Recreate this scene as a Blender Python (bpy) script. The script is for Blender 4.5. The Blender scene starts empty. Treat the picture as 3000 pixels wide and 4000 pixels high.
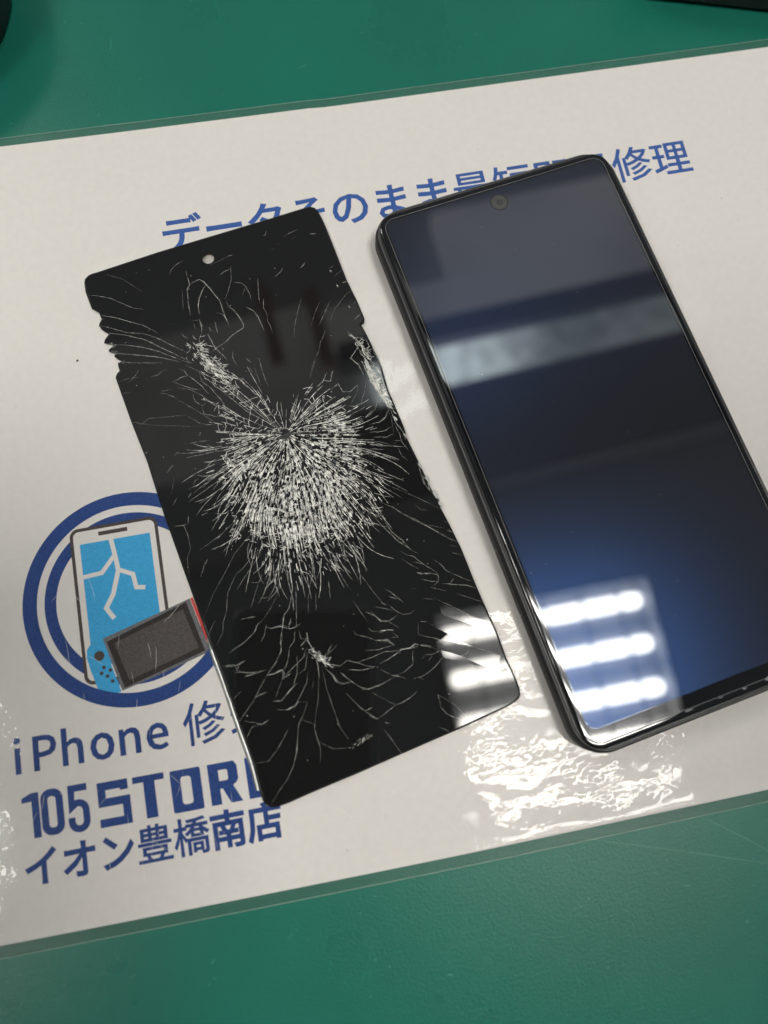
import bpy, bmesh, math, random
import numpy as np
from mathutils import Vector, Matrix
from mathutils.geometry import tessellate_polygon

random.seed(7)
rng = np.random.default_rng(11)
scene = bpy.context.scene
C = scene.collection
MM = 0.001

# ------------------------------------------------------------------ camera
CAM_POS = Vector((0.04036, -0.05859, 0.19167))
CAM_ROT = (0.21439, -0.03563, -0.18913)
cd = bpy.data.cameras.new('camera')
cam = bpy.data.objects.new('camera', cd)
C.objects.link(cam)
cam.location = CAM_POS
cam.rotation_euler = CAM_ROT
cd.sensor_fit = 'VERTICAL'
cd.lens = 6.5
cd.sensor_height = 6.5 * 4000 / 2924.58
cd.clip_start = 0.005
cd.clip_end = 60
cd.dof.use_dof = True
cd.dof.focus_distance = 0.203
cd.dof.aperture_fstop = 1.85
scene.camera = cam

# ------------------------------------------------------------------ world (dim, even room light) and exposure
w = bpy.data.worlds.new('World')
scene.world = w
w.use_nodes = True
bg = w.node_tree.nodes['Background']
bg.inputs[0].default_value = (0.95, 0.97, 1.0, 1)
bg.inputs[1].default_value = 0.33
scene.view_settings.view_transform = 'Standard'
scene.view_settings.look = 'None'
scene.view_settings.exposure = 0.0
scene.view_settings.gamma = 1.0
scene.cycles.max_bounces = 8
scene.cycles.transparent_max_bounces = 16
scene.cycles.caustics_reflective = False
scene.cycles.caustics_refractive = False
scene.cycles.sample_clamp_indirect = 6.0
CRACK_W, WEB_W = 0.31, 0.80
FILM_L, FILM_M, FILM_S = 0.060, 0.050, 0.0085      # height of the film's waves in mm, long to short
TUBE = 54.0          # radiance of the fluorescent tubes


# ------------------------------------------------------------------ helpers
def nodes_of(name):
    m = bpy.data.materials.new(name)
    m.use_nodes = True
    nt = m.node_tree
    return m, nt, nt.nodes['Principled BSDF'], nt.nodes['Material Output']


def plain(name, col, rough=0.5, metal=0.0, ior=1.5, noise=0.0, nscale=800.0, bump=0.0, bscale=1500.0, coat=0.0):
    m, nt, p, out = nodes_of(name)
    p.inputs['Base Color'].default_value = (*col, 1)
    p.inputs['Roughness'].default_value = rough
    p.inputs['Metallic'].default_value = metal
    p.inputs['IOR'].default_value = ior
    p.inputs['Coat Weight'].default_value = coat
    tc = nt.nodes.new('ShaderNodeTexCoord')
    if noise > 0:
        n = nt.nodes.new('ShaderNodeTexNoise')
        n.inputs['Scale'].default_value = nscale
        n.inputs['Detail'].default_value = 4
        nt.links.new(tc.outputs['Object'], n.inputs['Vector'])
        r = nt.nodes.new('ShaderNodeMapRange')
        r.inputs['From Min'].default_value = 0.3
        r.inputs['From Max'].default_value = 0.7
        r.inputs['To Min'].default_value = 1 - noise
        r.inputs['To Max'].default_value = 1 + noise
        nt.links.new(n.outputs['Fac'], r.inputs['Value'])
        mx = nt.nodes.new('ShaderNodeMix')
        mx.data_type = 'RGBA'
        mx.blend_type = 'MULTIPLY'
        mx.inputs['Factor'].default_value = 1
        mx.inputs['A'].default_value = (*col, 1)
        nt.links.new(r.outputs['Result'], mx.inputs['B'])
        nt.links.new(mx.outputs['Result'], p.inputs['Base Color'])
    if bump > 0:
        n = nt.nodes.new('ShaderNodeTexNoise')
        n.inputs['Scale'].default_value = bscale
        n.inputs['Detail'].default_value = 3
        nt.links.new(tc.outputs['Object'], n.inputs['Vector'])
        b = nt.nodes.new('ShaderNodeBump')
        b.inputs['Distance'].default_value = bump
        nt.links.new(n.outputs['Fac'], b.inputs['Height'])
        nt.links.new(b.outputs['Normal'], p.inputs['Normal'])
    return m


def emit(name, col, strength):
    m, nt, p, out = nodes_of(name)
    nt.nodes.remove(p)
    e = nt.nodes.new('ShaderNodeEmission')
    e.inputs[0].default_value = (*col, 1)
    e.inputs[1].default_value = strength
    nt.links.new(e.outputs[0], out.inputs[0])
    return m


def new_obj(name, verts, faces, mat, parent=None, smooth=None):
    me = bpy.data.meshes.new(name)
    me.from_pydata([tuple(v) for v in verts], [], faces)
    me.update()
    if smooth is not None:
        if smooth is True:
            me.polygons.foreach_set('use_smooth', [True] * len(me.polygons))
        else:
            me.polygons.foreach_set('use_smooth', smooth)
    o = bpy.data.objects.new(name, me)
    if mat:
        me.materials.append(mat)
    C.objects.link(o)
    if parent:
        o.parent = parent
    return o


def thing(name, label, cat, loc=(0, 0, 0), rotz=0.0, group=None):
    o = bpy.data.objects.new(name, None)
    o.empty_display_size = 0.02
    C.objects.link(o)
    o.location = loc
    o.rotation_euler = (0, 0, rotz)
    o['label'] = label
    o['category'] = cat
    if group:
        o['group'] = group
    return o


def tag(o, label, cat):
    o['label'] = label
    o['category'] = cat


def box(vs, fs, x0, x1, y0, y1, z0, z1):
    b = len(vs)
    vs += [(x0, y0, z0), (x1, y0, z0), (x1, y1, z0), (x0, y1, z0), (x0, y0, z1), (x1, y0, z1), (x1, y1, z1), (x0, y1, z1)]
    fs += [tuple(b + i for i in f) for f in ((0, 3, 2, 1), (4, 5, 6, 7), (0, 1, 5, 4), (1, 2, 6, 5), (2, 3, 7, 6), (3, 0, 4, 7))]


def rrect(w, h, r, n=10):
    r = max(r, 1e-5)
    pts = []
    for cx, cy, a0 in ((w / 2 - r, h / 2 - r, 0), (-w / 2 + r, h / 2 - r, 90), (-w / 2 + r, -h / 2 + r, 180), (w / 2 - r, -h / 2 + r, 270)):
        for i in range(n + 1):
            a = math.radians(a0 + 90 * i / n)
            pts.append((cx + r * math.cos(a), cy + r * math.sin(a)))
    return pts


def rings(profile, w, h, r, n=10, cap_top=True, cap_bottom=True):
    """stack of rounded rectangles: profile = [(inset, z)]"""
    vs, fs, sm = [], [], []
    k = None
    for d, z in profile:
        pts = rrect(w - 2 * d, h - 2 * d, r - d, n)
        k = len(pts)
        vs += [(x, y, z) for x, y in pts]
    for j in range(len(profile) - 1):
        for i in range(k):
            a, b = j * k + i, j * k + (i + 1) % k
            fs.append((a, b, b + k, a + k))
            sm.append(True)
    if cap_top:
        fs.append(tuple((len(profile) - 1) * k + i for i in range(k)))
        sm.append(False)
    if cap_bottom:
        fs.append(tuple(reversed(range(k))))
        sm.append(False)
    return vs, fs, sm


def offset_poly(pts, d):
    """move every vertex of a counter-clockwise polygon inward by d (negative = outward), mitre clamped"""
    n = len(pts)
    out = []
    for i in range(n):
        p0, p1, p2 = (Vector(pts[i - 1]), Vector(pts[i]), Vector(pts[(i + 1) % n]))
        a, b = (p1 - p0), (p2 - p1)
        if a.length < 1e-9 or b.length < 1e-9:
            out.append(tuple(p1))
            continue
        a.normalize(); b.normalize()
        na, nb = Vector((-a.y, a.x)), Vector((-b.y, b.x))
        m = na + nb
        if m.length < 1e-3:
            m = na
        m.normalize()
        s = min(1.0 / max(m.dot(na), 0.3), 1.8)
        out.append(tuple(p1 + m * d * s))
    return out


def area2(p):
    return sum(p[i - 1][0] * p[i][1] - p[i][0] * p[i - 1][1] for i in range(len(p)))


def fill(loops, z):
    """triangulate outline + holes"""
    vs = [(x, y, z) for l in loops for x, y in l]
    tris = tessellate_polygon([[Vector((x, y, 0)) for x, y in l] for l in loops])
    out = []
    for t in tris:
        a, b, c = (vs[i] for i in t)
        s = (b[0] - a[0]) * (c[1] - a[1]) - (b[1] - a[1]) * (c[0] - a[0])
        if abs(s) > 1e-14:
            out.append(tuple(t) if s > 0 else (t[0], t[2], t[1]))
    return vs, out


class MB:
    def __init__(self):
        self.v, self.f = [], []

    def add(self, v, f):
        b = len(self.v)
        self.v += [tuple(x) for x in v]
        self.f += [tuple(b + i for i in t) for t in f]

    def poly(self, pts, z):
        self.add([(x, y, z) for x, y in pts], [tuple(range(len(pts))) if area2(pts) > 0 else tuple(reversed(range(len(pts))))])

    def stroke(self, pts, wd, z):
        n = len(pts)
        L, Rr = [], []
        for i, p in enumerate(pts):
            p = Vector(p)
            a = (p - Vector(pts[i - 1])).normalized() if i else None
            b = (Vector(pts[i + 1]) - p).normalized() if i < n - 1 else None
            a = a or b
            b = b or a
            na, nb = Vector((-a.y, a.x)), Vector((-b.y, b.x))
            m = (na + nb).normalized()
            s = min(1 / max(m.dot(na), 0.35), 2)
            L.append(p + m * wd / 2 * s)
            Rr.append(p - m * wd / 2 * s)
        v = [(q.x, q.y, z) for q in L] + [(q.x, q.y, z) for q in Rr]
        self.add(v, [(n + i, n + i + 1, i + 1, i) for i in range(n - 1)])

    def ring(self, cx, cy, r0, r1, z, n=96, a0=0, a1=360):
        v, f = [], []
        for i in range(n + 1):
            a = math.radians(a0 + (a1 - a0) * i / n)
            v += [(cx + r0 * math.cos(a), cy + r0 * math.sin(a), z), (cx + r1 * math.cos(a), cy + r1 * math.sin(a), z)]
        for i in range(n):
            f.append((2 * i, 2 * i + 1, 2 * i + 3, 2 * i + 2))
        self.add(v, f)

    def disc(self, cx, cy, r, z, n=24):
        self.poly([(cx + r * math.cos(2 * math.pi * i / n), cy + r * math.sin(2 * math.pi * i / n)) for i in range(n)], z)

    def build(self, name, mat, parent=None, scale=1.0, smooth=None):
        return new_obj(name, [(x * scale, y * scale, z * scale) for x, y, z in self.v], self.f, mat, parent, smooth)


# ------------------------------------------------------------------ materials
def mat_surface():
    """green bench mat: satin vinyl with orange-peel relief, nicks and dust"""
    m, nt, p, out = nodes_of('green_vinyl')
    N, L = nt.nodes, nt.links
    tc = N.new('ShaderNodeTexCoord')
    n1 = N.new('ShaderNodeTexNoise'); n1.inputs['Scale'].default_value = 3200; n1.inputs['Detail'].default_value = 2
    n2 = N.new('ShaderNodeTexNoise'); n2.inputs['Scale'].default_value = 1350; n2.inputs['Detail'].default_value = 3
    n3 = N.new('ShaderNodeTexNoise'); n3.inputs['Scale'].default_value = 26; n3.inputs['Detail'].default_value = 4
    for n in (n1, n2, n3):
        L.new(tc.outputs['Object'], n.inputs['Vector'])
    ramp = N.new('ShaderNodeMapRange')
    ramp.inputs['To Min'].default_value = 0.9; ramp.inputs['To Max'].default_value = 1.1
    L.new(n3.outputs['Fac'], ramp.inputs['Value'])
    mx = N.new('ShaderNodeMix'); mx.data_type = 'RGBA'; mx.blend_type = 'MULTIPLY'
    mx.inputs['Factor'].default_value = 1
    mx.inputs['A'].default_value = (0.009, 0.122, 0.087, 1)
    L.new(ramp.outputs['Result'], mx.inputs['B'])
    L.new(mx.outputs['Result'], p.inputs['Base Color'])
    rr = N.new('ShaderNodeMapRange')
    rr.inputs['To Min'].default_value = 0.24; rr.inputs['To Max'].default_value = 0.33
    p.inputs['Specular IOR Level'].default_value = 0.22
    L.new(n3.outputs['Fac'], rr.inputs['Value'])
    L.new(rr.outputs['Result'], p.inputs['Roughness'])
    b1 = N.new('ShaderNodeBump'); b1.inputs['Distance'].default_value = 0.000045; b1.inputs['Strength'].default_value = 1.0
    b2 = N.new('ShaderNodeBump'); b2.inputs['Distance'].default_value = 0.00006; b2.inputs['Strength'].default_value = 1.0
    L.new(n1.outputs['Fac'], b1.inputs['Height'])
    L.new(n2.outputs['Fac'], b2.inputs['Height'])
    L.new(b2.outputs['Normal'], b1.inputs['Normal'])
    L.new(b1.outputs['Normal'], p.inputs['Normal'])
    return m


def mat_film():
    """clear laminating film: mostly see-through and mirror-like (its waviness is real relief in the mesh)"""
    m, nt, p, out = nodes_of('laminating_film')
    N, L = nt.nodes, nt.links
    N.remove(p)
    g = N.new('ShaderNodeBsdfGlossy'); g.inputs['Roughness'].default_value = 0.018
    g2 = N.new('ShaderNodeBsdfGlossy'); g2.inputs['Roughness'].default_value = 0.16
    gm = N.new('ShaderNodeMixShader'); gm.inputs[0].default_value = 0.2
    L.new(g.outputs[0], gm.inputs[1]); L.new(g2.outputs[0], gm.inputs[2])
    t = N.new('ShaderNodeBsdfTransparent'); t.inputs[0].default_value = (0.985, 0.985, 0.98, 1)
    fr = N.new('ShaderNodeFresnel'); fr.inputs['IOR'].default_value = 1.315
    ms = N.new('ShaderNodeMixShader')
    L.new(fr.outputs[0], ms.inputs[0]); L.new(t.outputs[0], ms.inputs[1]); L.new(gm.outputs[0], ms.inputs[2])
    L.new(ms.outputs[0], out.inputs[0])
    return m


def mat_display():
    """switched-off OLED under coated glass: sharp mirror on top, faint blue diffraction glow below"""
    m, nt, p, out = nodes_of('dark_display_glass')
    N, L = nt.nodes, nt.links
    p.inputs['Base Color'].default_value = (0.016, 0.016, 0.018, 1)
    p.inputs['Roughness'].default_value = 0.015
    p.inputs['IOR'].default_value = 1.53
    p.inputs['Specular Tint'].default_value = (0.90, 0.95, 1.0, 1)
    g = N.new('ShaderNodeBsdfGlossy')
    g.inputs['Color'].default_value = (0.11, 0.32, 1.0, 1)
    g.inputs['Roughness'].default_value = 0.25
    g.distribution = 'BECKMANN'
    ms = N.new('ShaderNodeMixShader')
    ms.inputs[0].default_value = 0.021
    L.new(p.outputs[0], ms.inputs[1]); L.new(g.outputs[0], ms.inputs[2])
    L.new(ms.outputs[0], out.inputs[0])
    return m


def mat_crack(name, lo, hi):
    m, nt, p, out = nodes_of(name)
    N, L = nt.nodes, nt.links
    tc = N.new('ShaderNodeTexCoord')
    n = N.new('ShaderNodeTexNoise'); n.inputs['Scale'].default_value = 900; n.inputs['Detail'].default_value = 3
    L.new(tc.outputs['Object'], n.inputs['Vector'])
    r = N.new('ShaderNodeValToRGB')
    r.color_ramp.elements[0].position = 0.33; r.color_ramp.elements[0].color = (lo, lo, lo * .94, 1)
    r.color_ramp.elements[1].position = 0.56; r.color_ramp.elements[1].color = (hi, hi, hi * .94, 1)
    L.new(n.outputs['Fac'], r.inputs[0])
    L.new(r.outputs[0], p.inputs['Base Color'])
    p.inputs['Roughness'].default_value = 0.32
    return m


M = {}
M['surface'] = mat_surface()
M['film'] = mat_film()
M['film_edge'] = plain('cut_film_edge', (0.5, 0.62, 0.55), 0.25)
M['paper'] = plain('copier_paper', (0.745, 0.718, 0.70), 0.75, noise=0.02, nscale=500, bump=0.00002, bscale=3000)
M['navy'] = plain('navy_print', (0.026, 0.060, 0.21), 0.55, noise=0.3, nscale=3500)
M['heading'] = plain('heading_blue_print', (0.042, 0.105, 0.34), 0.55, noise=0.15, nscale=3500)
M['sky_blue'] = plain('sky_blue_print', (0.055, 0.36, 0.68), 0.55, noise=0.15, nscale=3500)
M['white_print'] = plain('blank_print', (0.745, 0.718, 0.70), 0.75)
M['charcoal'] = plain('charcoal_print', (0.075, 0.06, 0.055), 0.55, noise=0.35, nscale=3500)
M['grey_print'] = plain('grey_print', (0.15, 0.15, 0.16), 0.55, noise=0.35, nscale=3500)
M['dark_print'] = plain('dark_print', (0.035, 0.029, 0.027), 0.55, noise=0.35, nscale=3500)
M['screen_print'] = plain('dim_screen_print', (0.085, 0.075, 0.073), 0.55, noise=0.35, nscale=3500)
M['red_print'] = plain('red_print', (0.55, 0.07, 0.06), 0.55, noise=0.2, nscale=3500)
M['panel'] = plain('black_panel_glass', (0.009, 0.009, 0.0093), 0.018, ior=1.42)
M['panel_side'] = plain('panel_side', (0.012, 0.012, 0.013), 0.35)
M['foil'] = plain('bare_metal_foil', (0.42, 0.43, 0.41), 0.36, metal=1.0, bump=0.00008, bscale=300)
M['crack'] = mat_crack('fractured_glass', .10, .58)
M['web'] = mat_crack('crushed_glass', .16, .78)
M['sliver'] = plain('clear_glass_sliver', (0.42, 0.43, 0.40), 0.12)
M['chip'] = plain('dried_adhesive', (0.12, 0.12, 0.13), 0.5)
M['pit'] = plain('impact_pit', (0.006, 0.006, 0.006), 0.5)
M['display'] = mat_display()
M['bezel'] = plain('black_bezel_glass', (0.004, 0.004, 0.005), 0.02, ior=1.6)
M['body'] = plain('dark_anodised_metal', (0.014, 0.014, 0.015), 0.6, ior=1.35, noise=0.05, nscale=2500)
M['rim'] = plain('black_rim_plastic', (0.008, 0.008, 0.009), 0.30)
M['line'] = plain('rim_highlight', (0.085, 0.085, 0.09), 0.4)  # paler than the rim: paints the highlight along its ridges
M['lens'] = plain('camera_window_glass', (0.032, 0.032, 0.027), 0.10, ior=1.6)
M['dust'] = plain('pale_dust', (0.6, 0.6, 0.6), 0.8)
M['hair'] = plain('dark_speck', (0.05, 0.045, 0.04), 0.8)
for k in ('paper', 'navy', 'heading', 'sky_blue', 'white_print', 'charcoal', 'grey_print', 'dark_print', 'screen_print', 'red_print'):
    M[k].node_tree.nodes['Principled BSDF'].inputs['Specular IOR Level'].default_value = 0.06   # bonded to the film, no air gap
M['black_plastic'] = plain('black_plastic', (0.012, 0.012, 0.013), 0.45)
M['scratch_dark'] = plain('scratch_groove', (0.006, 0.10, 0.07), 0.6)
M['scratch_light'] = plain('scratch_burr', (0.07, 0.28, 0.21), 0.5)

# ------------------------------------------------------------------ the bench surface (structure)
vs, fs = [], []
box(vs, fs, -0.9, 1.1, -0.6, 0.8, -0.03, 0.0)
surf = new_obj('work_surface', vs, fs, M['surface'])
surf['kind'] = 'structure'

# two long knife scratches and many small nicks in the mat
def ribbon(mb, pts, wd, z, taper=True):
    n = len(pts)
    L, Rr = [], []
    for i in range(n):
        a = Vector(pts[max(i - 1, 0)]); b = Vector(pts[min(i + 1, n - 1)])
        d = (b - a).normalized()
        k = wd / 2 * (min(1, 4 * i / (n - 1), 4 * (n - 1 - i) / (n - 1)) * 0.85 + 0.15 if taper and n > 2 else 1)
        L.append((pts[i][0] - d.y * k, pts[i][1] + d.x * k, z))
        Rr.append((pts[i][0] + d.y * k, pts[i][1] - d.x * k, z))
    mb.add(L + Rr, [(n + i, n + i + 1, i + 1, i) for i in range(n - 1)])


for (x0, y0, x1, y1) in ((84.5, -106.2, 133, -122.8), (114.1, -105.9, 133.5, -120.9)):
    for off, mname, part in ((0.0, 'scratch_dark', 'scratch'), (0.17, 'scratch_light', 'scratch_burr')):
        mb = MB()
        pts = [(x0 + (x1 - x0) * t, y0 + (y1 - y0) * t + off + 0.5 * math.sin(t * 2.4) + random.uniform(-.03, .03)) for t in [i / 14 for i in range(15)]]
        ribbon(mb, pts, 0.10 if off else 0.16, 0.012 if off else 0.008)
        mb.build(part, M[mname], surf, MM)
mb, mb2 = MB(), MB()
for i in range(230):
    x, y = random.uniform(-60, 150), random.uniform(-160, -100) if i % 3 else random.uniform(112, 170)
    a = random.uniform(0, math.pi); l = random.expovariate(1 / 0.8) + 0.2
    q = [(x + l * t * math.cos(a + .2 * t), y + l * t * math.sin(a + .2 * t)) for t in (0, .33, .66, 1)]
    ribbon(mb if i % 2 else mb2, q, random.uniform(.06, .16), 0.009)
o = mb.build('nicks', M['scratch_light'], surf, MM); o['kind'] = 'stuff'
o = mb2.build('dark_nicks', M['scratch_dark'], surf, MM); o['kind'] = 'stuff'

# ------------------------------------------------------------------ the room seen only in the reflections, plus an added light and light blocker
CEIL = 1.66
vs, fs = [], []
box(vs, fs, -3.2, 4.2, -3.0, 3.2, CEIL, CEIL + 0.05)
M['ceiling'] = plain('ceiling_board', (0.72, 0.73, 0.75), 0.9, noise=0.05, nscale=30)
ce = new_obj('ceiling', vs, fs, M['ceiling'])
ce['kind'] = 'structure'

M['housing'] = plain('white_enamel', (0.30, 0.31, 0.33), 0.5)
M['tube'] = emit('fluorescent_tube', (1.0, 0.965, 0.885), TUBE)
M['louvre'] = plain('louvre_blade', (0.22, 0.23, 0.25), 0.4)


def tube_mesh():
    vs, fs = [], []
    L, r, n = 0.246, 0.018, 12
    st = [(-L, 0.25), (-L + .003, .7), (-L + .009, 1), (L - .009, 1), (L - .003, .7), (L, .25)]
    for x, k in st:
        for i in range(n):
            a = 2 * math.pi * i / n
            vs.append((x, r * k * math.cos(a), r * k * math.sin(a)))
    for j in range(len(st) - 1):
        for i in range(n):
            fs.append((j * n + i, j * n + (i + 1) % n, (j + 1) * n + (i + 1) % n, (j + 1) * n + i))
    fs.append(tuple(reversed(range(n)))); fs.append(tuple((len(st) - 1) * n + i for i in range(n)))
    return vs, fs


tv, tf = tube_mesh()
tube_me = bpy.data.meshes.new('tube'); tube_me.from_pydata(tv, [], tf); tube_me.materials.append(M['tube'])
vs, fs = [], []
W2, H2 = 0.270, 0.268
box(vs, fs, -W2, W2, -H2, H2, CEIL - 0.012, CEIL - 0.003)
for x0, x1, y0, y1 in ((-W2, W2, H2 - .012, H2), (-W2, W2, -H2, -H2 + .012), (-W2, -W2 + .012, -H2 + .012, H2 - .012), (W2 - .012, W2, -H2 + .012, H2 - .012)):
    box(vs, fs, x0, x1, y0, y1, 1.592, CEIL - 0.012)
house_me = bpy.data.meshes.new('housing'); house_me.from_pydata(vs, [], fs); house_me.materials.append(M['housing'])
blade_x = bpy.data.meshes.new('louvre_blade')
vs, fs = [], []
box(vs, fs, -0.0015, 0.0015, -0.255, 0.255, 1.594, 1.612)
blade_x.from_pydata(vs, [], fs); blade_x.materials.append(M['louvre'])
blade_y = bpy.data.meshes.new('louvre_blade')
vs, fs = [], []
box(vs, fs, -0.257, 0.257, -0.0015, 0.0015, 1.5945, 1.611)
blade_y.from_pydata(vs, [], fs); blade_y.materials.append(M['louvre'])
TY = [0.2085, 0.1045, 0.0, -0.104, -0.208]


def fixture(x, y, label):
    t = thing('ceiling_light', label, 'light', (x, y, 0), 0, 'square louvred ceiling lights')
    def kid(n, me, loc=(0, 0, 0)):
        o = bpy.data.objects.new(n, me); C.objects.link(o); o.parent = t; o.location = loc
        return o
    kid('housing', house_me)
    for ty in TY:
        kid('tube', tube_me, (0, ty, 1.632))
    for k in range(5):
        kid('louvre_blade', blade_x, (-0.18 + 0.09 * k, 0, 0))
    for k in range(4):
        kid('louvre_blade', blade_y, (0, 0.156 - 0.104 * k, 0))
    return t


fixture(0.506, -0.2195, 'square five-tube louvred ceiling light whose tubes are mirrored in the intact phone')
fixture(-1.058, -0.2195, 'square five-tube louvred ceiling light beyond the logo end of the sheet')
fixture(-1.010, 1.2800, 'square five-tube louvred ceiling light added to deepen the shadow of the round black base')  # extra light, added to darken the shade beside the round base

M['dark_fascia'] = plain('dark_fascia', (0.10, 0.10, 0.12), 0.6)
vs, fs = [], []
box(vs, fs, 0.15, 1.7, 0.365, 0.615, 1.60, 1.655)
tag(new_obj('dark_fascia_board', vs, fs, M['dark_fascia']), 'dark fascia board under the ceiling, on the near side of the strip light', 'fascia board')
vs, fs = [], []
box(vs, fs, 0.15, 1.7, 0.738, 0.795, 1.58, 1.655)
tag(new_obj('dark_fascia_board', vs, fs, M['dark_fascia']), 'narrow dark fascia board between strip light and backlit panel', 'fascia board')
M['trim'] = plain('pale_trim', (0.85, 0.8, 0.78), 0.5)
vs, fs = [], []
box(vs, fs, -0.6, 1.7, 0.330, 0.358, 1.60, 1.655)
tag(new_obj('ceiling_trim', vs, fs, M['trim']), 'thin pale trim strip along the ceiling beside the dark fascia', 'trim')


def mottled_emit(name, col, s0, s1, scale):
    m, nt, p, out = nodes_of(name)
    N, L = nt.nodes, nt.links
    N.remove(p)
    tc = N.new('ShaderNodeTexCoord')
    n = N.new('ShaderNodeTexNoise'); n.inputs['Scale'].default_value = scale; n.inputs['Detail'].default_value = 2
    L.new(tc.outputs['Object'], n.inputs['Vector'])
    r = N.new('ShaderNodeMapRange'); r.inputs['From Min'].default_value = .35; r.inputs['From Max'].default_value = .6
    r.inputs['To Min'].default_value = s0; r.inputs['To Max'].default_value = s1
    L.new(n.outputs['Fac'], r.inputs['Value'])
    e = N.new('ShaderNodeEmission'); e.inputs[0].default_value = (*col, 1)
    L.new(r.outputs['Result'], e.inputs[1]); L.new(e.outputs[0], out.inputs[0])
    return m


t = thing('strip_light', 'long mottled strip light between two dark fascia boards', 'light', (0, 0, 0))
vs, fs = [], []
box(vs, fs, 0.22, 1.15, 0.637, 0.722, 1.60, 1.65)
sm_ = mottled_emit('strip_diffuser', (0.90, 1, 0.98), 0.8, 1.2, 24)
N_, L_ = sm_.node_tree.nodes, sm_.node_tree.links
sx_ = N_.new('ShaderNodeSeparateXYZ'); tc_ = N_.new('ShaderNodeTexCoord')
L_.new(tc_.outputs['Object'], sx_.inputs[0])
mr_ = N_.new('ShaderNodeMapRange'); mr_.interpolation_type = 'SMOOTHSTEP'
mr_.inputs['From Min'].default_value = 0.44; mr_.inputs['From Max'].default_value = 0.74
mr_.inputs['To Min'].default_value = 8.0; mr_.inputs['To Max'].default_value = 1.4
L_.new(sx_.outputs[0], mr_.inputs['Value'])
mu_ = N_.new('ShaderNodeMath'); mu_.operation = 'MULTIPLY'
em_ = next(n for n in N_ if n.type == 'EMISSION')
src_ = em_.inputs[1].links[0].from_socket
L_.new(src_, mu_.inputs[0]); L_.new(mr_.outputs['Result'], mu_.inputs[1]); L_.new(mu_.outputs[0], em_.inputs[1])
new_obj('diffuser', vs, fs, sm_, t)
vs, fs = [], []
box(vs, fs, 0.14, 1.05, 0.80, 0.905, 1.60, 1.65)
box(vs, fs, 0.487, 1.05, 0.907, 1.10, 1.60, 1.65)
tag(new_obj('backlit_panel', vs, fs, mottled_emit('backlit_acrylic', (1, 0.99, 0.97), 0.95, 1.25, 3)), 'large pale backlit panel beyond the dark fascia boards', 'light panel')
vs, fs = [], []
box(vs, fs, -0.50, 0.135, 0.56, 0.93, 1.60, 1.65)
tag(new_obj('backlit_panel', vs, fs, mottled_emit('dim_acrylic', (1, 0.99, 0.97), 0.5, 0.75, 4)), 'dimmer pale panel at the end of the strip light', 'light panel')
M['brown'] = plain('brown_wood', (0.55, 0.28, 0.18), 0.8)
vs, fs = [], []
box(vs, fs, -0.02, 0.015, 0.78, 1.0, 1.56, 1.655)
tag(new_obj('wooden_batten', vs, fs, M['brown']), 'brown wooden batten under the ceiling, nearer the intact phone', 'batten')
vs, fs = [], []
box(vs, fs, 0.10, 0.135, 0.74, 0.95, 1.56, 1.655)
tag(new_obj('wooden_batten', vs, fs, M['brown']), 'brown wooden batten under the ceiling, close beside the backlit panel', 'batten')


for o in list(C.objects):                            # this run of boards is not quite square with the lights
    if o.parent is None and o.name.split('.')[0] in ('dark_fascia_board', 'ceiling_trim', 'strip_light', 'backlit_panel', 'wooden_batten'):
        o.matrix_world = Matrix.Translation((0.65, 0.6, 0)) @ Matrix.Rotation(math.radians(4.0), 4, 'Z') @ Matrix.Translation((-0.65, -0.6, 0))

vs, fs = [], []
box(vs, fs, -1.5, 1.8, -0.95, -0.92, -0.75, 1.3)  # unseen board added to cut ambient light on the near mat
M['ambient_blocker'] = plain('dark_blocker', (0.05, 0.05, 0.055), 0.7)
tag(new_obj('ambient_blocker', vs, fs, M['ambient_blocker']), 'dark board added out of view to dim the near side of the mat', 'ambient_blocker')

# the phone that takes the picture, just behind its own lens (seen as the dark patch mirrored in the broken panel)
shooter = thing('photographing_phone', 'dark phone held above the sheet, taking the picture', 'phone', CAM_POS)
shooter.rotation_euler = CAM_ROT
v, f, sm = rings([(0.004, 0.0015), (0.001, 0.0025), (0, 0.004), (0, 0.007), (0.001, 0.0085), (0.003, 0.009)], 0.0745, 0.155, 0.010)
v = [(x - 0.0267, y - 0.0405, z) for x, y, z in v]
new_obj('body', v, f, plain('phone_frame_metal', (0.5, 0.5, 0.5), 0.25, metal=1.0), shooter, sm)
v, f, sm = rings([(0.0042, 0.0016), (0.0048, 0.0012)], 0.0745, 0.155, 0.010)
v = [(x - 0.0267, y - 0.0405, z) for x, y, z in v]
new_obj('back_cover', v, f, M['black_plastic'], shooter, sm)

# ------------------------------------------------------------------ laminated sheet
sheet = thing('laminated_sheet', 'white laminated shop sheet with blue Japanese lettering lying on the green mat', 'sheet')
X0, X1 = -78.0, 219.0


def bow(x):
    return 1.6 * ((70 - x) / 110) ** 1.4 if x < 70 else -0.25 * min(1, (x - 70) / 120)


xs = [X0 + (X1 - X0) * i / 60 for i in range(61)]


def band(mb, rows):
    """sheet strips running the length of the paper; rows = [(y offset fn, z)]"""
    v, f = [], []
    n = len(xs)
    for yf, z in rows:
        v += [(x, yf(x), z) for x in xs]
    for j in range(len(rows) - 1):
        for i in range(n - 1):
            f.append((j * n + i, j * n + i + 1, (j + 1) * n + i + 1, (j + 1) * n + i))
    mb.add(v, f)


top = lambda x: 105.0 + bow(x) - (0.3 if x > 60 else 0)
bot = lambda x: -105.0 + bow(x) + 0.3
mb = MB()
band(mb, [(lambda x: bot(x), 0.03), (lambda x: bot(x), 0.10), (lambda x: top(x), 0.10), (lambda x: top(x), 0.03)])
mb.build('paper', M['paper'], sheet, MM)

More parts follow.
